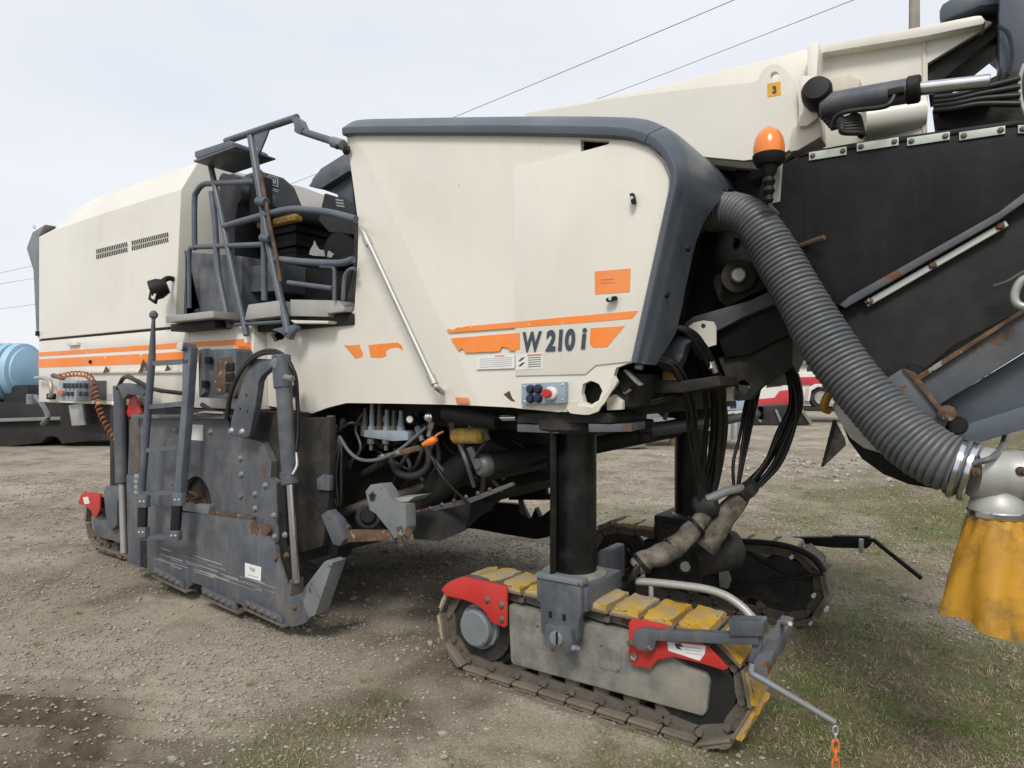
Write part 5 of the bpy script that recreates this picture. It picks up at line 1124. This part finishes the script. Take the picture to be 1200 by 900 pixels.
for k in range(NS): bm.faces.new((rings[-1][k], rings[-1][(k + 1) % NS], inner[-1][(k + 1) % NS], inner[-1][k])); bm.faces.new((rings[0][k], rings[0][(k + 1) % NS], inner[0][(k + 1) % NS], inner[0][k]))
fu = fin('funnel', bm, 'cone_yellow', MM, 0, ang=60)
cyl('funnel_eyelet', P(1106, 713, D=2.245), P(1106, 713, D=2.26), .008, 'rusty', fu, 10)
tube('clamp_strap', SD([(1141, 543, 2.25), (1165, 535, 2.24), (1177, 515, 2.5), (1183, 480, 2.75)]), .011, 'hose_grey', MM, 8, 5)

# conveyor boom: rubber skirts, clamping strips, steel frame
YR = 3.12
sk = plate('rubber_skirt', [(880, 246), (892, 215), (917, 192), (935, 183), (945, 177), (1000, 167), (1100, 153), (1190, 140.5), (1200, 141), (1300, 150), (1340, 159), (985, 360), (965, 352), (930, 330), (900, 290)], YR, 1.1, 'rubber', MM, .008)
for a, b_, c, d_ in ((948, 184, 992, 177), (1004, 173.5, 1053, 166), (1063, 167, 1113, 159.5), (1124, 160.5, 1178, 152.5), (1193, 152, 1250, 152)):
    cs = plate('clamp_strip', [(a, b_ - 5.5), (c, d_ - 5.5), (c, d_ + 4), (a, b_ + 4)], YR - .008, .008, 'alu_strip', sk, .001)
    for f in (.1, .9): bolt(P(a + (c - a) * f, b_ - .8 + (d_ - b_) * f, Y=YR - .008), NY, .009, 'steel_worn', cs)
plate('skirt_edge', [(935, 184), (945, 177.5), (1190, 141), (1200, 141.5), (1200, 147), (1190, 147), (948, 181)], YR - .006, .02, 'rubber', sk, .003)
sk2 = plate('rubber_skirt', [(960, 345), (985, 362), (1440, 102), (1440, 245), (1200, 362), (1120, 404), (1075, 440), (1045, 450), (1060, 520), (1000, 470)], YR + .03, 1.0, 'rubber_dusty', MM, .008)
plate('angle_rail', [(984, 357), (996, 347), (1170, 249), (1200, 226), (1440, 82), (1440, 92), (1200, 237), (1170, 258), (990, 361)], YR - .03, .04, 'grey_rusty', MM, .002)
cs = plate('clamp_strip', [(1013, 353), (1178, 258.5), (1182, 264), (1017, 359)], YR - .004, .03, 'alu_strip', MM, .001)
for a, b_ in ((1019, 353), (1093, 311), (1172, 265)): bolt(P(a, b_, Y=YR - .004), NY, .012, 'rusty', cs)
cyl('peg', P(938, 288, Y=YR), P(966, 278, Y=YR - .06), .012, 'rusty', MM, 8)
bo = plate('boom_channel', [(1073, 444), (1173, 381), (1440, 214), (1440, 267), (1200, 413), (1100, 475), (1090, 465)], 2.98, .06, 'grey_rusty', MM, .006)
plate('boom_flange', [(1070, 443), (1173, 378), (1440, 208), (1440, 214), (1173, 384), (1074, 448)], 2.95, .12, 'rusty', bo, .003)
plate('boom_web', [(1098, 476), (1200, 414), (1440, 266), (1440, 409), (1200, 478), (1150, 493), (1110, 508), (1094, 496)], 3.06, .05, 'cap_grey', bo, .004)
plate('boom_lower_flange', [(1090, 508), (1112, 504), (1200, 476), (1440, 401), (1440, 436), (1200, 503), (1130, 524), (1100, 520)], 3.0, .2, 'cap_grey', bo, .006)
ep_ = plate('boom_end_plate', [(1038, 444), (1057, 432), (1070, 436), (1112, 491), (1108, 500), (1092, 505), (1085, 500)], 2.96, .07, 'grey_rusty', bo, .004)
plate('end_plate_lip', [(1057, 431), (1071, 436), (1114, 490), (1108, 492), (1066, 441)], 2.945, .09, 'rusty', bo, .003)
lathe('boom_boss', [(0, .03), (.02, .03), (.026, .02)], P(1110, 484, Y=2.95), NY, 'rusty', bo, 12); cyl('boom_pivot', P(1122, 498, Y=2.99), P(1122, 498, Y=3.05), .035, 'black', bo, 14)
cyl('boom_roller_end', P(1072, 433, Y=3.0), P(1072, 433, Y=3.1), .03, 'black', bo, 14)
tube('loop_handle', [P(1210, 322, Y=2.9), P(1196, 330, Y=2.9), P(1189, 345, Y=2.9), P(1192, 356, Y=2.9), P(1205, 361, Y=2.9)], .014, 'alu', MM, 8, 5)
tube('loose_cable', [P(1165, 335, Y=3.08), P(1180, 330, Y=3.06), P(1200, 318, Y=3.05)], .006, 'hose_grey', MM, 6, 4)
# tail guard below the hose
tg = plate('tail_drum', [(985, 478), (1010, 490), (1040, 528), (1090, 540), (1150, 545), (1150, 570), (1100, 574), (1065, 568), (1035, 556), (1010, 538), (994, 516), (985, 494)], 3.18, .7, 'rubber', MM, .01)
plate('tail_guard', [(975, 478), (980, 465), (988, 460), (1000, 470), (1020, 495), (1038, 533), (1012, 525), (996, 513), (986, 497)], 3.10, .12, 'pipe_pale', tg, .006)
plate('tail_cheek', [(984, 462), (1000, 458), (1040, 500), (1050, 540), (1010, 500)], 3.13, .1, 'grey', tg, .006)
plate('tail_flap', [(979, 493), (990, 515), (991, 522), (966, 546), (963, 547)], 3.14, .012, 'canvas', tg, .001)
plate('flap_edge', [(976, 492), (980, 492), (965, 547), (962, 547)], 3.13, .014, 'black', tg, 0)
tube('yellow_handle', [P(984, 456, Y=3.1), P(975, 459, Y=3.08), P(968, 468, Y=3.07), P(966, 478, Y=3.08), P(972, 481, Y=3.1)], .018, 'cone_yellow', tg, 10, 5)
# cream swing arm
arm1 = plate('swing_arm', [(615, 132), (760, 104), (946, 57), (950, 100), (950, 165), (900, 200), (800, 190), (615, 165)], 3.36, .75, 'cream', MM, .01)
na = plate('swing_arm_cheek', [(640, 131), (700, 119), (760, 110), (830, 102), (882, 96.5), (888, 94), (891, 87), (896, 80), (904, 75), (912, 75.5), (921, 82), (928, 92), (933, 106), (934.5, 120), (934, 164), (929, 173), (918, 180), (900, 184), (872, 188), (700, 172), (640, 160)], 3.20, .035, 'cream', MM, 0, holes=[arc(908, 89, 5.4, 5.4, 0, 340, 16)])
sg = decal('lifting_sign', [(899, 98), (914.5, 95.5), (915, 111), (899.5, 114)], 3.1985, 'sign_yellow', na)
decal('sign_symbol', [(905, 101), (909, 100.5), (909.5, 104), (910, 108), (907, 110), (904.5, 108), (906, 106.5), (907.5, 107), (907, 104), (905.5, 104)], 3.1965, 'print', sg)
plate('arm_stiffener', [(946, 56), (951, 51), (959, 50), (957, 94), (953, 100), (946, 100)], 3.28, .12, 'cream', MM, .004)
sw = plate('arm_web', [(957, 60), (1085, 38), (1150, 22), (1163, 26), (1156, 32), (1087, 74), (1087, 97), (1086, 165), (957, 180)], 3.46, .03, 'cream', MM, .003)
plate('arm_flange', [(957, 54), (1085, 30), (1142, 18.5), (1150, 18), (1155, 24), (1152, 28), (1085, 42), (957, 63)], 3.40, .30, 'cream', sw, .004)
plate('web_weld', [(1081, 41), (1085, 40), (1085, 160), (1081, 160)], 3.452, .012, 'cream_worn', sw, .002)
plate('arm_box', [(965, 95), (992, 86), (1008, 93), (1006, 110), (965, 116)], 3.40, .06, 'cream_worn', sw, .004)
plate('diagonal_strut', [(1087, 72), (1158, 26), (1172, 36), (1166, 44), (1094, 102), (1087, 104)], 3.5, .25, 'black_grime', MM, .006)
lathe('round_tube', [(0, .05), (.0, .075), (.24, .075), (.24, .05)], P(1012, 143, Y=3.42), P(1098, 130, Y=3.5) - P(1012, 143, Y=3.42), 'cream', MM, 22)
rc_ = plate('ram_cheek', [(936, 92), (942, 88), (954, 90), (962, 95), (962, 125), (958, 138), (946, 147), (936, 148), (934, 140), (942, 130), (938, 110)], 3.14, .05, 'cream', MM, .004)
plate('ram_knuckle', [(928, 150), (960, 132), (962, 160), (935, 176), (925, 178)], 3.17, .15, 'cream_worn', MM, .006)
fr_ = cyl('folding_ram', P(962, 124, Y=3.09), P(1078, 104, Y=3.09), .049, 'grey', MM, 22)
lathe('ram_bumper', [(-.06, .04), (-.04, .052), (.0, .062), (.05, .062), (.075, .05), (.082, 0)], P(958, 113, Y=3.10), V((.1, -1, .15)), 'rubber', fr_, 22)
cyl('ram_gland', P(1062, 106.5, Y=3.09), P(1079, 103.5, Y=3.09), .054, 'black', fr_, 22); cyl('ram_rod', P(1077, 104, Y=3.09), P(1160, 95, Y=3.09), .026, 'chrome', fr_, 18)
box2('ram_port', P(1040, 104, Y=3.0), P(1060, 112, Y=3.04), 'black', fr_, .006)
tube('ram_line', [P(1048, 112, Y=3.01), P(1043, 121, Y=3.0), P(1032, 126, Y=3.0), P(985, 133, Y=3.02), P(975, 150, Y=3.05)], .010, 'hose_black', fr_, 8, 5)
for k in range(6): tube('arm_hose', [P(960 + k * 3, 135 + k * 3, Y=3.12), P(975 + k * 2, 128 + k * 4, Y=3.1), P(988, 140 + k * 3, Y=3.1), P(1005 + k, 136 + k * 4, Y=3.13), P(1009, 160, Y=3.15)], .013, 'hose_black', MM, 8, 5)
pst = plate('mast_post', [(1171, -60), (1230, -60), (1230, 90), (1196, 84), (1171, 87)], 3.3, .3, 'cap_grey', MM, .008)
plate('mast_head', [(1101, 12), (1104, 5), (1118, -4), (1150, -14), (1172, -16), (1172, 4), (1148, 7), (1115, 20), (1104, 25), (1101, 22)], 3.40, .3, 'cap_grey', MM, .012)
plate('mast_underside', [(1108, 24), (1150, 6), (1172, 2), (1172, 40), (1160, 30), (1148, 19)], 3.5, .4, 'black', MM, .006)
plate('mast_foot', [(1092, 128), (1110, 118), (1150, 108), (1158, 92), (1175, 84), (1230, 82), (1230, 150), (1196, 146), (1100, 152), (1094, 142)], 3.30, .4, 'black_grime', MM, .01)
plate('mast_brace', [(1094, 120), (1160, 100), (1175, 76), (1172, 88), (1165, 112), (1100, 132)], 3.24, .06, 'black', MM, .006)
tube('mast_cable', [P(1170, 30, Y=3.28), P(1182, 40, Y=3.27), P(1186, 65, Y=3.27), P(1182, 88, Y=3.27)], .007, 'hose_black', MM, 6, 5)
tube('mast_cable', [P(1200, 75, Y=3.2), P(1195, 95, Y=3.2), P(1197, 120, Y=3.2), P(1205, 140, Y=3.2)], .007, 'pipe_pale', MM, 8, 5)
plate('mast_bracket', [(1148, 90), (1156, 86), (1160, 92), (1158, 100), (1148, 98)], 3.18, .05, 'pipe_pale', MM, .004)
for k in range(4): tube('mast_hose', [P(1095, 115 + k * 5, Y=3.22), P(1120, 112 + k * 5, Y=3.2), P(1150, 104 + k * 6, Y=3.2), P(1196, 92 + k * 10, Y=3.2)], .013, 'hose_black', MM, 8, 5)

# ================================================================== BACKGROUND
def fplate(name, pts, D, th, m, parent, bevel=.01):
    """outline facing the camera side of the yard at distance D, thickness away from it"""
    return prism(name, [P(a, b, D=D) for a, b in pts], FW * th, m, parent, bevel)
# low trailer with a blue tank
c = P(60, 520, D=16.5)
tl = thing('low_trailer', 'black low trailer standing behind the rear of the milling machine', 'trailer', (c.x, c.y, 0))
fplate('deck', [(-160, 473), (150, 470), (150, 490), (-160, 494)], 16.2, 2.4, 'trailer_black', tl, .01)
fplate('side_rail', [(-160, 495), (150, 486), (150, 490), (-160, 499)], 16.1, .1, 'far_grey', tl, .01)
fplate('frame', [(-160, 492), (150, 489), (150, 515), (130, 514.5), (72, 520), (68, 513), (61, 511), (55, 512), (48, 519), (0, 524), (-160, 528)], 16.25, 2.2, 'trailer_black', tl, .01)
fplate('ramp', [(-60, 529), (21, 526), (24, 536), (-60, 541)], 15.8, .5, 'far_grey', tl, .02)
for a in (-130, -80): lathe('wheel', [(0, .2), (.02, .36), (.22, .36), (.24, .2)], P(a, 512, D=17.6), FW, 'tyre', tl, 24)
c = P(-60, 436, D=16.9)
tk = thing('water_tank', 'pale blue ribbed plastic tank lying on the low trailer', 'tank', (c.x, c.y, P(0, 470, D=16.9).z))
pr = []; rr_ = .70; Lt = 3.4
pr += [(0, 0), (.03, .25), (.10, .45), (.16, .62)]
k = .2
while k < Lt - .4: pr += [(k, rr_ - .07), (k + .03, rr_ + .03), (k + .17, rr_ + .05), (k + .20, rr_ - .07)]; k += .25
pr += [(Lt - .3, rr_ - .02), (Lt - .1, .45), (Lt, 0)]
lathe('shell', pr, P(41, 436, D=16.9), -RT, 'blue_tank', tk, 40, 50)
for a in (20, -50): fplate('saddle', [(a - 12, 452), (a + 12, 451), (a + 16, 472), (a - 16, 473)], 16.4, 1.1, 'trailer_black', tk, .02)
lathe('lid', [(0, .2), (.06, .2), (.08, .15)], P(-30, 401, D=16.9), UP, 'blue_tank', tk, 20)
# road machine behind
c = P(790, 526, D=15.5)
rm2 = thing('road_machine', 'grey tracked road machine with yellow track pads behind the front legs', 'road machine', (c.x, c.y, 0))
def back_track(px0, px1, D):
    b = fplate('crawler', [(px0 + 14, 508), (px1, 505), (px1 + 4, 514), (px1, 524), (px0 + 14, 527)], D, .35, 'far_grey', rm2, .03)
    for k in range(3):
        y_ = 508 + k * 6.5; fplate('pad', [(px0, y_), (px0 + 16, y_ - .5), (px0 + 16, y_ + 5), (px0, y_ + 5.6)], D - .05, .3, 'pad', b, .01)
back_track(707, 756, 15.5); back_track(787, 850, 16.5)
fplate('chassis', [(725, 492), (880, 486), (880, 502), (725, 508)], 16.0, 1.6, 'far_grey', rm2, .04)
fplate('engine_box', [(742, 452), (838, 448), (840, 488), (742, 492)], 16.2, 1.5, 'far_grey', rm2, .05)
fplate('control_box', [(852, 469), (873, 467), (874, 480), (852, 481)], 15.6, .5, 'panel_blue', rm2, .02)
fplate('control_panel', [(856, 471), (863, 470.5), (863, 478), (856, 478.5)], 15.58, .02, 'knob_blue', rm2, 0)
hb = fplate('hopper', [(849, 483), (874, 481), (882, 486), (880, 508), (852, 518), (850, 510)], 15.3, 1.0, 'pipe_pale', rm2, .04)
for a in (858, 866, 873): fplate('rib', [(a, 484), (a + 3, 483.5), (a + 2, 512), (a - 1, 513)], 15.25, .06, 'far_grey', hb, .01)
# red and white truck
c = P(945, 480, D=27)
tr2 = thing('red_truck', 'red and white truck parked far behind the dust hose', 'truck', (c.x, c.y, 0))
fplate('cab', [(884, 478), (888, 462), (898, 444), (912, 436), (932, 436), (932, 478)], 27.0, 2.0, 'far_white', tr2, .08)
fplate('window', [(900, 447), (911, 440), (917, 440), (917, 452), (898, 454)], 26.97, .04, 'glass_dark', tr2, .01)
fplate('red_panel', [(883, 479), (886, 468), (908, 466), (914, 458), (932, 456), (932, 477)], 26.95, .05, 'far_red', tr2, .02)
fplate('body', [(932, 436), (1010, 434), (1010, 474), (932, 474)], 27.1, 2.0, 'far_white', tr2, .06)
fplate('red_band', [(930, 442), (1012, 441), (1012, 450), (930, 451)], 27.02, .06, 'far_red', tr2, .02)
for a in (962, 1000):
    wq = P(a, 466.5, D=26.9); wh = lathe('wheel', [(0, .0), (0, .28), (.02, .41), (.26, .42), (.3, .3)], wq, FW, 'tyre', tr2, 28)
    lathe('rim', [(.03, .0), (.03, .06), (.0, .08), (-.01, .2), (-.03, .25), (-.01, .27)], wq + FW * -.02, FW, 'pipe_pale', wh, 24)
    fplate('fender', [(a - 16, 470), (a - 13, 455), (a - 4, 450), (a + 6, 450), (a + 15, 456), (a + 15, 459), (a + 6, 453.5), (a - 4, 453.5), (a - 11, 458), (a - 13, 470)], 26.75, .3, 'far_white', tr2, .02)
box2('axle_beam', V((c.x - 1.2, c.y - .3, .45)), V((c.x + 1.4, c.y + 1.2, .62)), 'trailer_black', tr2, .03)
for a in (935, 1000): lathe('support_leg', [(0, .07), (.5, .07)], V((P(a, 470, D=27.6).x, P(a, 470, D=27.6).y, -.02)), UP, 'trailer_black', tr2, 10)
bk = thing('bucket_attachment', 'black steel bucket attachment on the ground in front of the red truck', 'bucket', tuple(P(905, 497, D=25)))
fplate('shell', [(868, 486), (874, 477), (930, 474), (938, 476), (952, 496), (948, 498), (872, 498)], 24.6, 1.0, 'trailer_black', bk, .04)
fplate('end_rib', [(934, 475), (938, 475), (953, 496), (950, 498)], 24.5, .1, 'far_grey', bk, .01)
for a in (884, 908): fplate('brace', [(a, 480), (a + 3, 480), (a + 9, 495), (a + 6, 495)], 24.52, .08, 'far_grey', bk, .01)
cbk = fplate('concrete_block', [(876, 479), (903, 477), (904, 497), (877, 499)], 26.2, .8, 'concrete', None, .03)
tagit(cbk, 'pale concrete block left of the black bucket attachment', 'concrete block')
sh = thing('white_shed', 'small white shed under the bare trees in the far background', 'shed', tuple(P(934, 445, D=62)))
fplate('wall', [(905, 427), (968, 426), (968, 470), (905, 470)], 62, 5, 'far_white', sh, .05)
fplate('roof', [(902, 428), (910, 418), (962, 417), (971, 427)], 61.6, 5.8, 'far_grey', sh, .05)
for a in (915, 930, 946): fplate('window', [(a, 430), (a + 7, 430), (a + 7, 437), (a, 437)], 61.9, .2, 'glass_dark', sh, 0)
# bare trees
def tree_mesh(seed):
    r = random.Random(seed); bt = bmesh.new(); bw = bmesh.new()
    def grow(p, d, L_, rad, lev):
        pts = [p]; q = p.copy(); dd = d.copy()
        n = 4
        for i in range(n):
            dd = (dd + V((r.uniform(-.16, .16), r.uniform(-.16, .16), r.uniform(-.02, .12)))).normalized(); q = q + dd * (L_ / n); pts.append(q.copy())
        rs = [rad * (1 - .5 * i / n) for i in range(n + 1)]
        add_tube(bt if lev < 2 else bw, pts, rs, 6 if lev < 2 else 3, cap=False)
        if lev >= 4: return
        for i in range(2 + lev + (1 if lev > 0 else 3)):
            f = r.uniform(.35, 1.0); k = min(n, max(1, int(f * n))); b_ = pts[k]
            a = r.uniform(0, 6.28); nd_ = (dd * r.uniform(.5, .9) + V((math.cos(a), math.sin(a), r.uniform(-.1, .6))) * r.uniform(.5, .9)).normalized()
            grow(b_, nd_, L_ * r.uniform(.48, .68), rs[k] * .55, lev + 1)
    grow(V((0, 0, -.1)), V((0, 0, 1)), 3.4, .17, 0)
    return mesh_of(bt, 'bark', 'trunk', 60), mesh_of(bw, 'twig', 'crown', 60)
tm = [tree_mesh(s) for s in (3, 8, 15)]
spots = [(905, 84), (926, 78), (938, 92), (950, 80), (968, 95), (990, 86), (700, 96), (745, 88), (835, 98), (1040, 90), (1090, 97), (1150, 84)]
names_ = ['leftmost bare tree seen beyond the lifting lug', 'bare grey tree rising just left of the shed roof', 'bare grey tree standing right behind the shed', 'bare grey tree close to the dust hose edge', 'bare tree behind the truck body', 'bare tree right of the truck', 'bare tree far behind the near front leg', 'bare tree behind the road machine', 'bare tree behind the hanging hoses', 'bare tree behind the boom end plate', 'bare tree behind the branch pipe', 'rightmost bare tree behind the yellow funnel']
for i, (a, D_) in enumerate(spots):
    c = P(a, 460, D=D_); t_ = thing('bare_tree', names_[i], 'tree', (c.x, c.y, 0), 'bare trees at the far edge of the yard')
    for me, nm in zip(tm[i % 3], ('trunk', 'crown')):
        o = bpy.data.objects.new(nm, me); COL.objects.link(o); o.parent = t_; o.rotation_euler = (0, 0, i * 1.7); sc_ = 1.0 + .12 * ((i * 7) % 4); o.scale = (sc_, sc_, sc_)
# pole and wires
pq = P(1071.5, 450, D=20)
pole = thing('utility_pole', 'weathered wooden utility pole rising behind the cream swing arm', 'utility pole', (pq.x, pq.y, 0))
lathe('post', [(-.2, .19), (6, .175), (16.5, .13), (16.6, .1)], V((pq.x, pq.y, 0)), UP, 'wood_pole', pole, 18)
box('crossarm', V((pq.x, pq.y - .18, 15.8)), (2.4, .1, .12), 'wood_pole', pole, .01)
for dx in (-1, -.3, .3, 1): lathe('insulator', [(0, .04), (.05, .05), (.1, .03), (.14, .045), (.16, 0)], V((pq.x + dx, pq.y - .18, 15.86)), UP, 'concrete', pole, 10)
def wire(label, pts, r):
    bm = bmesh.new(); add_tube(bm, catmull([P(a, b, D=c) for a, b, c in pts], 12), r, 6); tagit(fin('power_line', bm, 'cable', None), label, 'cable', 'overhead wires')
wire('left of the two wires crossing the sky above the grey cover', [(180, 276, 60), (340, 216, 46), (545, 132, 34), (860, 0, 24), (1060, -88, 20)], .013)
wire('right of the two wires crossing the sky above the swing arm', [(560, 168, 50), (735, 103, 36), (860, 54.5, 29), (1000, 0, 24), (1150, -60, 21)], .012)
wire('uppermost thin wire left of the rear hood', [(-200, 366, 50), (0, 320, 62), (36, 312, 65), (140, 290, 75)], .014)
wire('middle thin wire left of the rear hood', [(-200, 372, 50), (0, 333, 62), (40, 326, 65), (140, 307, 75)], .014)
wire('lowest thin wire left of the rear hood', [(-200, 386, 50), (0, 362, 62), (42, 356.5, 65), (140, 344, 75)], .014)
